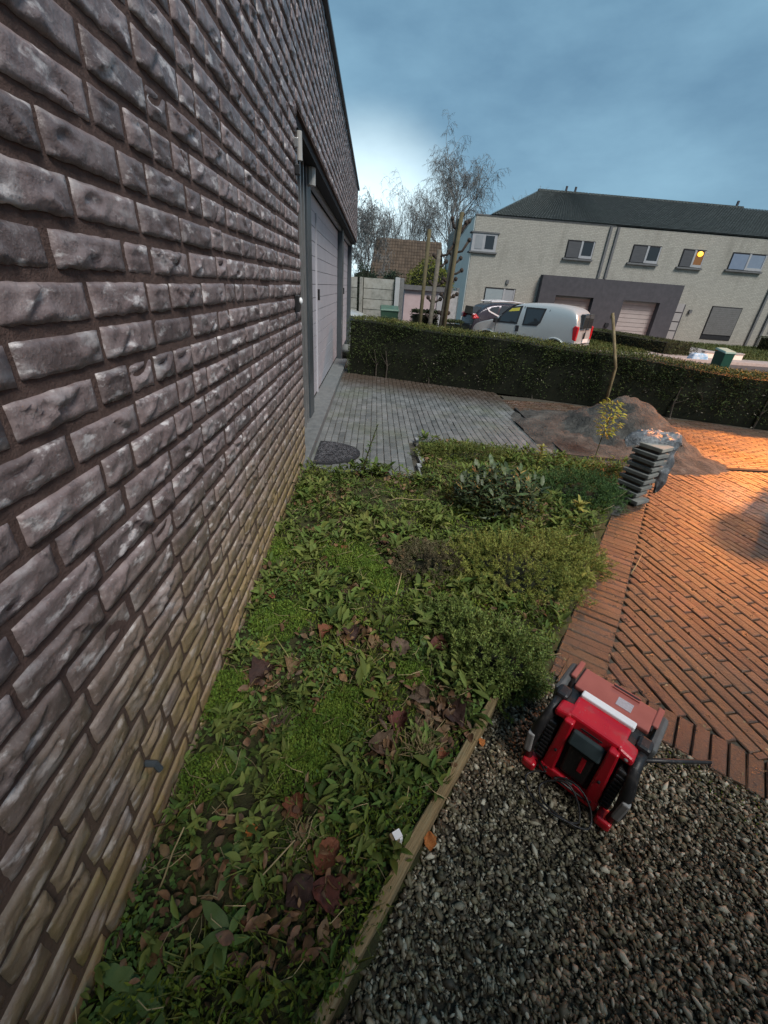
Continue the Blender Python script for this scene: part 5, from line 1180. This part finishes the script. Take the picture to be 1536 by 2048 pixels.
    for a_, b_, z_ in ((-.068, .036, .275), (.068, .036, .275), (-.07, .016, .05), (.07, .016, .05), (-.066, .016, .15), (.066, .016, .15)):
        MB().tube([(a_, b_ - .004, z_), (a_, b_ + .01, z_)], .0042, 8).build('screw', M_TRIM, t)
    MB().box((0, .0385, .2715), (.060, .002, .004)).build('seam', M_DARK, t)
    # aerial
    tip = gp(1420, 1525, .25); q = tip[:2] - base; lx = q[0] * .699 + q[1] * -.715; ly = q[0] * .715 + q[1] * .699
    MB().tube([(.098, .045, .268), (lx, ly, .24)], [.0075, .006], 8).build('aerial', M_BLACK, t, smooth=True)
    MB().ball((.094, .040, .274), .009).build('aerial_joint', M_LTRUB, t, smooth=True)
    # lead lying in loops in front
    pts = []
    for i in range(60):
        u = i / 59; a = u * 4 * math.pi + 2.2; r_ = .075 + .02 * math.sin(u * 9)
        pts.append((-.02 + 1.0 * r_ * math.cos(a) + .03 * u, -.035 + .55 * r_ * math.sin(a) - .0 * u, .016 + .012 * abs(math.sin(a * 1.5)) + .05 * max(0, math.sin(a)) ** 2))
    pts = [(-.1, .02, .05)] + pts + [(.06, .01, .05)]
    MB().tube(pts, .0032, 6).build('power_lead', M_BLACK, t, smooth=True)
build_radio()

# ------------------------------------------------------------------ plants of the bed
def cover_color(name, cols, big, **kw):
    def ex(N, L, col, g, b):
        pos = g.outputs['Position']
        m1 = noise_mask(N, L, pos, 3.1, .45, .62, 4); col = mix(N, L, mul(N, L, m1, .6), col, big)
        return col
    return mat(name, cols, scale=6, rough=.7, extra=ex, spec=.25, **kw)
M_MOSS = cover_color('moss_leaf', [(.06, .10, .016), (.12, .18, .026), (.19, .23, .036)], (.19, .25, .03), var=.5, hue=.025, trans=.3)
M_CLOVER = cover_color('small_round_leaf', [(.045, .09, .022), (.09, .15, .034), (.13, .18, .042)], (.09, .17, .045), var=.45, hue=.02, trans=.3)
M_CLOVER2 = cover_color('mixed_weed_leaf', [(.05, .085, .018), (.11, .155, .034), (.2, .22, .065)], (.15, .19, .042), var=.5, hue=.03, trans=.3)
M_WEED = mat('weed_leaf', [(.045, .085, .018), (.085, .135, .028), (.13, .165, .04)], scale=9, rough=.55, var=.35, hue=.02, rand='object', trans=.2)
M_PALEW = mat('pale_weed_leaf', [(.075, .13, .035), (.12, .18, .05)], scale=30, rough=.6, var=.25, rand='object', trans=.2, bump=.001, bscale=200)
M_HEATH = mat('heather_shoot', [(.10, .125, .022), (.19, .21, .04), (.28, .28, .07)], scale=7, rough=.7, var=.5, hue=.03)
M_JUNI = mat('juniper_shoot', [(.05, .085, .02), (.11, .155, .034), (.18, .22, .052)], scale=8, rough=.65, var=.5, hue=.02)
M_RHODO = mat('leathery_leaf', [(.03, .05, .016), (.055, .08, .028), (.085, .11, .042)], scale=40, rough=.5, spec=.35, var=.4, hue=.015, rand='object')
M_VARIEG = mat('yellow_variegated_leaf', [(.14, .16, .03), (.26, .25, .05), (.34, .32, .10)], scale=60, rough=.6, var=.3, rand='object', trans=.2)
M_DEAD = mat('dead_brown_leaf', [(.05, .029, .014), (.12, .066, .032), (.22, .13, .062)], scale=30, rough=.6, var=.45, hue=.012, rand='both')
M_STRAW = mat('dry_straw', [(.24, .18, .09), (.36, .29, .16)], scale=20, rough=.8, var=.35)
M_BROWNTW = mat('dry_twiglet', [(.09, .065, .045), (.16, .12, .085)], scale=20, rough=.85, var=.4)
M_GRASSB = mat('pale_grass_blade', [(.07, .10, .02), (.13, .165, .035), (.2, .2, .06)], scale=3, rough=.65, var=.4, hue=.02, trans=.2)
def in_bed(n, ymin=-.3, ymax=4.1):
    P = np.stack([rng.uniform(0, 3.05, n), rng.uniform(ymin, ymax, n)], 1); return P[inside_np(P, BED)]
def zbed(P): return np.array([bed_z(a, b) for a, b in P])
HOLLOW = [(*gp(a, b, .03)[:2], r) for a, b, r in ((530, 1365, .075), (720, 1285, .07), (880, 1300, .05), (880, 1450, .11), (770, 1510, .06), (650, 1770, .085), (600, 1640, .05), (775, 1095, .06), (1060, 1160, .07), (520, 1470, .05), (420, 1790, .07), (560, 1880, .09), (700, 1190, .04))]
def hollow(P):
    m = np.zeros(len(P))
    for x, y, r in HOLLOW: m = np.maximum(m, np.exp(-(((P[:, 0] - x) ** 2 + (P[:, 1] - y) ** 2) / (r * r)) ** 2))
    return m
MOSSY = [(*gp(a, b, .03)[:2], r) for a, b, r in ((560, 1250, .13), (705, 1125, .16), (760, 1165, .12), (445, 1400, .10), (640, 1480, .11), (530, 1110, .14), (600, 1560, .09), (420, 1560, .08), (830, 1360, .07), (690, 1420, .08))]
def mossy_zone(P):
    m = np.zeros(len(P))
    for x, y, r in MOSSY: m = np.maximum(m, np.exp(-(((P[:, 0] - x) ** 2 + (P[:, 1] - y) ** 2) / (r * r)) ** 2))
    return m
M_MOSSB = mat('bright_moss', [(.075, .14, .018), (.13, .21, .028), (.19, .25, .04)], scale=14, rough=.75, var=.35, hue=.015, trans=.3)
def build_cover():
    Q = []
    for x, y, r in MOSSY:
        n = int(90000 * math.pi * (1.15 * r) ** 2 * min(1, 1.3 / (.35 + y))); q = 1.15 * r * np.sqrt(rng.random(n)); a = rng.uniform(0, 6.28, n); Q.append(np.stack([x + q * np.cos(a), y + q * np.sin(a)], 1))
    P = np.concatenate(Q); P = P[inside_np(P, BED)]; m = mossy_zone(P) + .3 * fnoise(P, 9, 5); P = P[m > .38]; m = np.clip(mossy_zone(P), 0, 1); k = len(P)
    o = leaf_cloud('moss', np.column_stack([P, zbed(P) + .012 + .022 * m * rng.random(k) ** .3]), rdir(k, 1.3), rng.uniform(.008, .016, k), rng.uniform(.0035, .0065, k), M_MOSSB, spin=rng.uniform(0, 6.28, k)); tag(o, 'smooth cushions of vivid green moss in the bed', kind='stuff')
    # moss cushions: short dense upright leaves
    P = in_bed(230000); w = 1 / (.35 + np.maximum(P[:, 1], .2)) * 1.1; P = P[rng.random(len(P)) < w * (1 - .93 * hollow(P))]
    f = fnoise(P, 2.4, 3) + .5 * fnoise(P, 6, 8)
    mossy = f > -.22; Q = P[mossy]; k = len(Q)
    z = zbed(Q) + np.clip(f[mossy] + .25, 0, 1) * .06 * rng.random(k) ** .5
    o = leaf_cloud('moss', np.column_stack([Q, z]), rdir(k, 1.0), rng.uniform(.011, .024, k), rng.uniform(.0045, .0095, k), M_MOSS, spin=rng.uniform(0, 6.28, k)); tag(o, 'bright green moss and tiny weeds carpeting the bed', kind='stuff')
    # round-leaved ground cover
    P = in_bed(90000); P = P[rng.random(len(P)) < (1 - .95 * hollow(P)) * (1 - .85 * mossy_zone(P)) / (.35 + np.maximum(P[:, 1], .2))]; f = fnoise(P, 2.9, 21) + .4 * fnoise(P, 8, 4); Q = P[f > -.12]; fz = f[f > -.12] + .12; k = len(Q)
    z = zbed(Q) + .012 + .05 * fz * rng.random(k)
    o = leaf_cloud('ground_cover', np.column_stack([Q, z]), rdir(k, .35), rng.uniform(.011, .022, k), rng.uniform(.008, .015, k), M_CLOVER, fine=False, spin=rng.normal(0, .5, k)); tag(o, 'low round-leaved weeds creeping through the bed', kind='stuff')
    # grass blades in loose tufts
    n = 1300; C = in_bed(n); T = []
    for c in C:
        m_ = rnd.randint(5, 14); T += [(c[0] + rnd.gauss(0, .012), c[1] + rnd.gauss(0, .012)) for _ in range(m_)]
    T = np.array(T); T = T[inside_np(T, BED)]; k = len(T)
    o = leaf_cloud('grass', np.column_stack([T, zbed(T)]), rdir(k, 1.1), rng.uniform(.03, .10, k), rng.uniform(.0025, .005, k), M_GRASSB, fine=True); tag(o, 'thin grass blades between the weeds', kind='stuff')
    # taller leafy weeds in clumps
    C = in_bed(2600, -.1); C = C[(fnoise(C, 2.0, 55) > -.25) & (hollow(C) < .5) & (mossy_zone(C) < rng.random(len(C)))]; T = []; D_ = []
    for c in C:
        for i in range(rnd.randint(6, 14)): a = rnd.uniform(0, 6.28); T.append((c[0] + rnd.gauss(0, .014), c[1] + rnd.gauss(0, .014), rnd.uniform(.0, .05))); D_.append((math.cos(a), math.sin(a), rnd.uniform(.1, 1.3)))
    T = np.array(T); D_ = np.array(D_); ok = inside_np(T, BED); T = T[ok]; D_ = D_[ok]; k = len(T); T[:, 2] += zbed(T[:, :2]); ln = rng.uniform(.018, .055, k); big = fnoise(T[:, :2], 4.0, 77) > .08; ln = np.where(big & (T[:, 1] > .7), ln * 1.5, ln); T[:, 2] += np.where(big, .02, 0)
    o = leaf_cloud('leafy_weeds', T, norm(D_), ln, ln * rng.uniform(.22, .42, k), M_CLOVER2, fine=2, spin=rng.normal(0, .4, k)); tag(o, 'mixed leafy weeds filling the bed', kind='stuff')
    # litter
    P = in_bed(48000); f = fnoise(P, 2.2, 40) + .5 * fnoise(P, 5, 2); Q = P[((f > .12) & (rng.random(len(P)) < .17)) | (rng.random(len(P)) < hollow(P) * .9)]; k = len(Q)
    o = leaf_cloud('leaf_litter', np.column_stack([Q, zbed(Q) + rng.uniform(.006, .045, k)]), rdir(k, .3), rng.uniform(.014, .05, k), rng.uniform(.009, .03, k), M_DEAD, fine=2, spin=rng.normal(0, 1.0, k)); tag(o, 'scraps of rotting leaves between the plants', kind='stuff')
    tw = MB()
    for p in in_bed(4500)[:900]:
        a = rnd.uniform(0, 6.28); l = rnd.uniform(.03, .1); z = bed_z(*p) + rnd.uniform(.01, .055); tw.tube([(p[0], p[1], z), (p[0] + l * .5 * math.cos(a), p[1] + l * .5 * math.sin(a), z + rnd.uniform(0, .025)), (p[0] + l * math.cos(a + .3), p[1] + l * math.sin(a + .3), z + rnd.uniform(-.005, .03))], 0.0010, 3)
    tag(tw.build('dry_litter', M_STRAW), 'bits of dry straw strewn over the bed', kind='stuff')
    # moss on the gravel edge and in paving joints, crumbs on the bricks
    n = 9000; P = np.stack([rng.uniform(1.2, 2.6, n), rng.uniform(-.2, 1.15, n)], 1); e0, e1 = np.array([1.27, 1.17]), np.array([1.9, .68]); dd = (e1 - e0) / np.linalg.norm(e1 - e0); nn = np.array([-dd[1], dd[0]])
    s = -((P - e0) @ nn); f = fnoise(P, 5, 9); P = P[(s > .004) & (s < .03 + .11 * np.clip(f + .25, 0, 1) + .05 * (P[:, 0] > 1.55)) & (P[:, 0] > 1.4)]; k = len(P)
    o = leaf_cloud('edge_moss', np.column_stack([P, np.full(k, .006)]), rdir(k, .9), rng.uniform(.006, .013, k), rng.uniform(.003, .006, k), M_MOSS, spin=rng.uniform(0, 6.28, k)); tag(o, 'moss growing over the gravel along the brick edge', kind='stuff')
    n = 900; P = np.stack([rng.uniform(1.3, 4.6, n), rng.uniform(.6, 3.7, n)], 1); e = (P - np.array([1.33, 1.2])) @ np.array([.82, -.57]); P = P[(e > 0) & (rng.random(n) < np.exp(-e * 1.1))]; k = len(P)
    o = leaf_cloud('brick_litter', np.column_stack([P, np.full(k, .012)]), rdir(k, .1), rng.uniform(.006, .022, k), rng.uniform(.004, .010, k), M_STRAW, fine=True, spin=rng.normal(0, .4, k)); tag(o, 'crumbs of dry leaf on the brick paving', kind='stuff')
build_cover()

def leaf_template(m, bend=.25, w=.3, name='leaf', seg=7):
    V = []; F = []
    for i in range(seg + 1):
        u = i / seg; ww = w * (math.sin(math.pi * min(1, u * .92 + .06)) ** .8) / 2 * (1 + .10 * math.sin(i * 2.6 + w * 40)) if i < seg else .004; z = -bend * u * u + .03 * math.sin(i * 2.1 + bend * 30)
        V += [(-ww, u, z + .18 * ww), (0, u, z), (ww, u, z + .18 * ww)]
    for i in range(seg):
        a = i * 3; F += [(a, a + 1, a + 4, a + 3), (a + 1, a + 2, a + 5, a + 4)]
    return MB().add(V, F).mesh(name, m, True)
ROS = [leaf_template(M_WEED, b, w) for b, w in ((.3, .26), (.5, .3), (.15, .22), (.4, .34))]
ROSP = [leaf_template(M_PALEW, b, w) for b, w in ((.3, .32), (.45, .36))]
ROSV = [leaf_template(M_VARIEG, b, w) for b, w in ((.3, .34), (.5, .3))]
def rosette(px, n, l, label, group=None, meshes=ROS, elev=(.15, .8), name='weed_rosette', cat='weed', h=0.0):
    p = gp(*px, .04); z = bed_z(p[0], p[1]); t = thing(name, label, cat, (p[0], p[1], z - .004), rnd.uniform(0, 6), group)
    for i in range(n):
        a = i * 2.4 + rnd.uniform(-.3, .3); e = rnd.uniform(*elev); s = l * rnd.uniform(.6, 1.1)
        link('leaf', rnd.choice(meshes), t, (.006 * math.cos(a), .006 * math.sin(a), .004 + h * i / n), (e, rnd.uniform(-.25, .25), a), (s, s, s))
    return t
G1 = 'weed rosettes scattered through the bed'; LB = 'leafy green weed rosette growing among the moss near the garage wall'
for px in ((655, 990), (715, 1003), (610, 1205), (645, 1085), (580, 1095), (740, 1125), (660, 1160), (690, 1235), (560, 1180), (775, 1185), (620, 1020), (835, 1190)): rosette(px, rnd.randint(9, 15), rnd.uniform(.065, .10), LB, G1)
rosette((288, 1995), 8, .11, 'big soft pale-green weed nearest the viewer at the foot of the wall', None, ROSP, (.1, .6), h=.03)
rosette((458, 1885), 8, .085, 'light green star-shaped weed beside the big pale weed', None, ROSP, (.15, .9), h=.05)
rosette((475, 1735), 10, .085, 'dull green weed left of the orange-brown dead leaf', None, ROSP, (.1, .6), h=.02)
rosette((515, 1300), 12, .07, 'yellowish fern-like tuft against the wall above the dark dead leaves', None, ROSV, (.3, 1.0))
rosette((770, 1395), 22, .09, 'fine upright yellow-green tuft left of the large grey dead leaf', None, [leaf_template(M_HEATH, .2, .08)], (.5, 1.35), 'grass_tuft', 'grass tuft')
rosette((1150, 1035), 46, .075, 'yellow-green variegated plant at the brick edge below the slab stack', None, ROSV, (.2, 1.3), 'variegated_plant', 'plant', .11)
rosette((1170, 1160), 40, .06, 'lower yellow-green plant spilling over the brick border', None, ROSV, (.05, .9), 'variegated_plant', 'plant', .06)
rosette((860, 975), 34, .065, 'broad-leaved green weed left of the dark leathery shrub', None, ROS, (.2, 1.1), 'leafy_weed', 'weed', .10)
rosette((1075, 930), 40, .06, 'green weed with yellowing leaves behind the dark leathery shrub', None, ROSV, (.3, 1.1), 'leafy_weed', 'weed', .18)
rosette((845, 1300), 9, .075, 'small weed with one pale upright leaf above the grey dead leaf', None, ROSP, (.4, 1.2))
rosette((480, 1540), 11, .08, 'feathery weed at the wall foot by the little pipe stub', None, ROS, (.2, .9))
rosette((640, 1500), 9, .06, 'small round weed in the middle of the creeping green mat', None, ROSP, (.1, .6))

def cushion(name, label, px, size, n, m, leaf, lw, stems=60, up=.6):
    p = gp(*px, .05); z = bed_z(p[0], p[1]); t = thing(name, label, 'shrub', (p[0], p[1], z - .02))
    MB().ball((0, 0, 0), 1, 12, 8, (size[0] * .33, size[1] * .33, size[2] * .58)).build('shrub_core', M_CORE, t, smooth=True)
    # shoots: little sprays of needles, grouped in clumps
    nc = int(n * 1.7) // 34; D = norm(rng.normal(size=(nc, 3)) * [1, 1, .9]); D[:, 2] = np.abs(D[:, 2]); D = norm(D)
    rad = .5 * (1 + .22 * fnoise(D, 2.0, px[0] * .1) + .14 * fnoise(D, 5.0, px[1] * .1)) * rng.uniform(.62, 1.06, nc)
    C = D * rad[:, None] * np.array([size[0], size[1], size[2] * 2]); ax = norm(D + rdir(nc, up) * .7)
    k = 34; u = rng.random((nc, k)); ln = rng.uniform(.6, 1.3, nc) * leaf * 3.2
    P = C[:, None, :] + ax[:, None, :] * (u * ln[:, None])[..., None] + rng.normal(0, leaf * .12, (nc, k, 3))
    dirs = norm(ax[:, None, :] * .8 + rng.normal(0, .75, (nc, k, 3)))
    P = P.reshape(-1, 3); dirs = dirs.reshape(-1, 3); kk = len(P)
    o = leaf_cloud('foliage', P, dirs, rng.uniform(.7, 1.3, kk) * leaf, rng.uniform(.7, 1.3, kk) * lw, m, parent=t, spin=rng.uniform(0, 6.28, kk)); o['kind'] = 'stuff'
    return t
cushion('juniper_shrub', 'dense dark green cushion shrub overhanging the brick border and the board end', (985, 1325), (.42, .38, .20), 20000, M_JUNI, .014, .0042)
cushion('juniper_shrub', 'small dark green sprig shrub left of the dense cushion shrub', (900, 1250), (.28, .24, .13), 7000, M_JUNI, .013, .004)
cushion('heather_shrub', 'olive green heather mound below the dark leathery shrub', (1030, 1150), (.74, .56, .23), 24000, M_HEATH, .013, .0032)
cushion('heather_shrub', 'brownish heather clump in the middle of the bed', (860, 1130), (.42, .34, .13), 9000, mat('faded_heather', [(.06, .05, .03), (.10, .085, .045), (.13, .12, .06)], scale=7, rough=.8, var=.5), .013, .003)
cushion('heather_shrub', 'yellow-olive heather mound along the brick border under the variegated plant', (1128, 1120), (.46, .44, .18), 12000, M_HEATH, .013, .0034)
cushion('low_shrub', 'soft bright green mound between the dark shrub and the slab stack', (1150, 985), (.80, .56, .18), 16000, mat('soft_green_shoot', [(.03, .07, .018), (.055, .11, .03), (.08, .14, .035)], scale=6, rough=.7, var=.45, hue=.02), .018, .0036)
cushion('low_shrub', 'yellow-green grassy mound at the far edge of the bed behind the dark shrub', (930, 912), (.9, .36, .10), 9000, mat('yellowing_grass', [(.06, .09, .018), (.12, .145, .03), (.17, .17, .05)], scale=6, rough=.7, var=.45, hue=.02), .018, .0036, up=1)

def build_rhodo():
    p = gp(985, 1025, .03); t = thing('rhododendron', 'dark shrub with upright leathery leaves in the far half of the bed', 'shrub', (p[0], p[1], bed_z(p[0], p[1]) - .01))
    ml = [leaf_template(M_RHODO, b, w) for b, w in ((.12, .34), (.2, .30), (.05, .38))]
    yl = leaf_template(mat('yellowed_leaf', [(.35, .22, .05), (.5, .34, .12)], rough=.5), .15, .3)
    st = MB(); r = random.Random(4); cnt = 0
    for i in range(30):
        a = i * 2.4; rr = .30 * math.sqrt((i + .5) / 30); x, y = rr * math.cos(a), rr * math.sin(a) * .8; H = (.30 - .40 * rr) * r.uniform(.8, 1.2) + .05
        st.tube([(x * .2, y * .2, 0), (x * .7, y * .7, H * .6), (x, y, H)], [.006, .004, .003], 4)
        for k in range(10):
            b = k * 2.4 + r.uniform(-.3, .3); lev = H - .012 * k * (1 + .4 * (k > 5)); e = r.uniform(.35, 1.15) - .06 * k; s = r.uniform(.05, .085)
            link('leaf', yl if r.random() < .02 else r.choice(ml), t, (x, y, lev), (e, r.uniform(-.3, .3), b), (s, s, s)); cnt += 1
    st.build('stem', M_STEM, t)
    n = 900; a = rng.uniform(0, 6.28, n); q = .31 * np.sqrt(rng.random(n)); P = np.column_stack([q * np.cos(a), q * np.sin(a) * .8, rng.uniform(.02, 1, n) * (.33 - .45 * q)]); ln = rng.uniform(.035, .07, n)
    tag(leaf_cloud('foliage', P, rdir(n, .7), ln, ln * .34, mat('leathery_leaf_mass', [(.02, .034, .012), (.04, .06, .022), (.065, .085, .035)], scale=8, rough=.5, var=.5), fine=True, parent=t, spin=rng.normal(0, .5, n)), kind='stuff')
build_rhodo()
def build_tall_weed():
    p = gp(722, 962, .02); t = thing('tall_weed', 'single tall thin weed rising in front of the doormat', 'weed', (p[0], p[1], bed_z(p[0], p[1]) - .01))
    top = np.array(yp(757, 845, p[1])) - np.array([p[0], p[1], bed_z(p[0], p[1])])
    MB().tube([(0, 0, 0), (top[0] * .3, 0, top[2] * .4), (top[0] * .8, .01, top[2] * .85), (top[0], .0, top[2])], [.006, .005, .0035, .002], 5).build('stem', M_STEM, t)
    for i in range(80):
        u = rnd.random(); a = rnd.uniform(0, 6.28); s = (.06 * (1 - u) + .02) * rnd.uniform(.6, 1.2); link('leaf', rnd.choice(ROS), t, (top[0] * u * .95, 0, top[2] * u), (rnd.uniform(.3, 1.1), 0, a), (s * .8, s, s))
build_tall_weed()
# dead leaves, one by one
def dead_mesh(m, seed, curl):
    r = random.Random(seed); V = []; F = []; nx, ny = 7, 9
    for j in range(ny + 1):
        v = j / ny
        for i in range(nx + 1):
            u = i / nx * 2 - 1; w = .5 * math.sin(math.pi * min(1, v * .95 + .04)) ** .75 * (1 + .16 * math.sin(v * 17 + seed) + .3 * mnoise.noise(Vector((v * 5, (u > 0) * 9, seed))))
            x = u * w * .8; z = curl * x * x * 2.2 + .20 * mnoise.noise(Vector((x * 4, v * 5, seed))) - .3 * curl * (v - .5) ** 2 + .02 * abs(math.sin(v * 16)) * (1 if abs(u) > .2 else 0) - .03 * math.exp(-(u / .1) ** 2)
            V.append((x, v - .5, z))
    for j in range(ny):
        for i in range(nx): a = j * (nx + 1) + i; F.append((a, a + 1, a + nx + 2, a + nx + 1))
    mb = MB().add(V, F); mb.tube([(0, -.48, 0), (0, 0, .0), (0, .45, 0)], [.014, .010, .004], 4); mb.tube([(0, -.48, 0), (.03, -.75, .04)], [.012, .009], 4); return mb.mesh('leaf', m, True)
def dcol(n, a, b, c=None): return mat(n, [a, b] + ([c] if c else []), scale=7, rough=.55, bump=.002, bscale=90, coord='object')
D_RUST = dcol('rust_leaf', (.10, .032, .016), (.24, .085, .04)); D_DARK = dcol('dark_rotten_leaf', (.028, .014, .012), (.06, .03, .022)); D_GREY = dcol('grey_brown_leaf', (.085, .055, .036), (.17, .115, .08)); D_RED = dcol('red_brown_leaf', (.065, .02, .015), (.13, .042, .03)); D_OCH = dcol('ochre_leaf', (.12, .075, .035), (.22, .145, .075)); D_ORANGE = dcol('orange_leaf', (.38, .12, .03), (.5, .19, .05))
for i, (px, s, m, cu, lab) in enumerate([
    ((652, 1272), .10, D_RUST, .5, 'rust-red curled dead leaf below the middle weed rosettes'), ((700, 1275), .12, D_DARK, .4, 'dark curled dead leaf just right of the rust-red one'), ((745, 1300), .10, D_OCH, .6, 'ochre curled dead leaf right of the dark one under the moss'),
    ((800, 1300), .13, D_GREY, .5, 'long grey-brown folded leaf near the dense cushion shrub'), ((878, 1300), .12, D_RED, .5, 'red-brown dead leaf tucked against the dense cushion shrub'), ((525, 1355), .15, D_DARK, .6, 'large almost black dead leaf against the wall foot'),
    ((588, 1335), .12, D_OCH, .5, 'tan dead leaf with pale veins right of the black one'), ((840, 1400), .13, D_GREY, .3, 'large flat grey-brown leaf with pointed tip near the timber board'), ((905, 1440), .14, D_DARK, .5, 'dark crumpled leaf beside the timber board, next to the grey one'),
    ((765, 1500), .13, D_GREY, .7, 'brown folded leaf standing on edge left of the dry tuft'), ((800, 1455), .11, D_RED, .6, 'dull red leaf behind the dry tuft'), ((590, 1622), .10, D_RUST, .5, 'orange-brown crumpled leaf with holes in the lower bed'),
    ((652, 1722), .12, D_RUST, .4, 'large rust-brown leaf below the orange-brown one'), ((650, 1800), .12, D_RED, .5, 'reddish wet leaf at the bottom of the rust-brown one'), ((600, 1790), .11, D_DARK, .4, 'dark wet leaf left of the reddish one, low in the bed'),
    ((770, 1092), .10, D_DARK, .5, 'dark brown leaf beside the brownish heather clump'), ((1055, 1155), .13, D_DARK, .5, 'dark brown leaf caught in the olive heather mound'), ((688, 1105), .05, D_RUST, .4, 'small rust leaf among the rosettes by the wall'),
    ((762, 1243), .06, D_DARK, .4, 'small dark leaf above the grey-brown folded leaf'), ((885, 1520), .07, D_RUST, .6, 'rust leaf standing against the timber board'), ((862, 1672), .045, D_ORANGE, .4, 'bright orange leaf lying on the gravel beside the board'),
    ((966, 1474), .03, D_ORANGE, .3, 'tiny orange leaf on the gravel near the radio'), ((505, 1678), .035, D_ORANGE, .3, 'tiny orange scrap of leaf in the lower bed'), ((545, 1198), .04, D_RUST, .3, 'tiny rust leaf at the foot of the wall')]):
    p = gp(*px, .05); on_g = px[0] in (862, 966); s *= .72 if s > .05 else 1; cu *= 1.9
    o = link('dead_leaf', dead_mesh(m, i + 1, cu), None, (p[0], p[1], (.022 if on_g else bed_z(p[0], p[1]) + .034)), (rnd.uniform(-.35, .35), rnd.uniform(-.35, .35), rnd.uniform(0, 6.28)), (s, s, s)); tag(o, lab, 'leaf', 'dead leaves lying about')
# dry tufts and single stalks
def dry_tuft(px, n, l, label, m):
    p = gp(*px, .03); t = thing('dry_tuft', label, 'dry grass', (p[0], p[1], bed_z(p[0], p[1]))); mb = MB()
    for i in range(n):
        a = rnd.uniform(0, 6.28); e = rnd.uniform(.1, 1.0); q = l * rnd.uniform(.5, 1.1); x, y = rnd.gauss(0, l * .25), rnd.gauss(0, l * .25)
        mb.tube([(x, y, 0), (x + .4 * q * math.sin(e) * math.cos(a), y + .4 * q * math.sin(e) * math.sin(a), .5 * q * math.cos(e)), (x + q * math.sin(e) * math.cos(a), y + q * math.sin(e) * math.sin(a), q * math.cos(e) * .85)], [.0016, .0013, .0007], 3)
    tag(mb.build('straw', m, t), kind='stuff')
dry_tuft((845, 1510), 170, .10, 'pale dry tuft of cut straw beside the timber board', M_STRAW); dry_tuft((560, 1455), 130, .07, 'brown dry tuft below the black dead leaf', M_BROWNTW); dry_tuft((610, 1690), 90, .07, 'dry brown tuft between the two rust leaves', M_STRAW)
dry_tuft((760, 1440), 120, .06, 'thin brown tuft left of the pale dry tuft', M_BROWNTW); dry_tuft((810, 1060), 110, .08, 'dry brown tuft behind the heather clump', M_BROWNTW); dry_tuft((700, 1195), 90, .06, 'small brown tuft under the rosettes by the wall', M_BROWNTW)
def stalk(pts, r_, m, label):
    P = [gp(x, y, z) for x, y, z in pts]; o = MB().tube(P, [r_ * (1 - .12 * i) for i in range(len(P))], 5).build('dry_stalk', m, smooth=True); tag(o, label, 'stalk', 'single dry stalks in the bed')
stalk([(768, 1003, .05), (800, 996, .07), (830, 1000, .08), (885, 998, .05)], .0035, M_STRAW, 'pale stalk lying over the weeds below the doormat')
stalk([(1118, 1085, .13), (1135, 1073, .16), (1158, 1069, .16)], .004, M_STRAW, 'pale bent blade on the olive heather near the brick border')
stalk([(310, 1800, .05), (330, 1750, .09), (345, 1705, .14), (368, 1655, .2)], .0028, M_STRAW, 'long straw-coloured stalk leaning along the foot of the wall')
stalk([(275, 1930, .04), (292, 1870, .06), (312, 1800, .07)], .006, M_DEAD, 'brown withered stem below the long straw stalk')
stalk([(480, 1800, .05), (530, 1745, .10), (590, 1680, .13)], .0022, M_STRAW, 'thin straight twig crossing towards the orange-brown leaf')
stalk([(585, 1340, .05), (575, 1310, .08), (548, 1270, .11)], .0028, mat('pale_green_stem', [(.2, .2, .06), (.26, .25, .09)], rough=.7), 'pale yellow leaf stem arching up from the tan leaf')
stalk([(1000, 1240, .12), (1030, 1246, .14), (1052, 1270, .11)], .003, M_BROWNTW, 'brown twig lying on the dense cushion shrub')
stalk([(792, 1190, .06), (800, 1160, .09), (803, 1146, .1)], .003, M_STRAW, 'short pale twig sticking up in mid bed')
stalk([(1262, 1148, .012), (1276, 1125, .02), (1285, 1105, .015)], .003, M_STRAW, 'thin pale stalk lying on the brick paving')
def build_tagbox():
    p = gp(790, 1690, .06); t = thing('small_box', 'small brown box with a white face tucked behind the timber board', 'box', (p[0], p[1], .055), math.radians(28))
    MB().box((-.006, 0, .03), (.022, .026, .055)).build('box_body', M_OCHBOX, t, bevel=.003); MB().box((.008, -.002, .032), (.010, .022, .05)).build('white_face', M_WHITEP, t, bevel=.002)
    MB().box((.002, 0, .0605), (.022, .02, .004)).build('white_top', M_WHITEP, t)
M_OCHBOX = mat('brown_board', [(.16, .11, .06), (.22, .16, .09)], rough=.7)
build_tagbox()
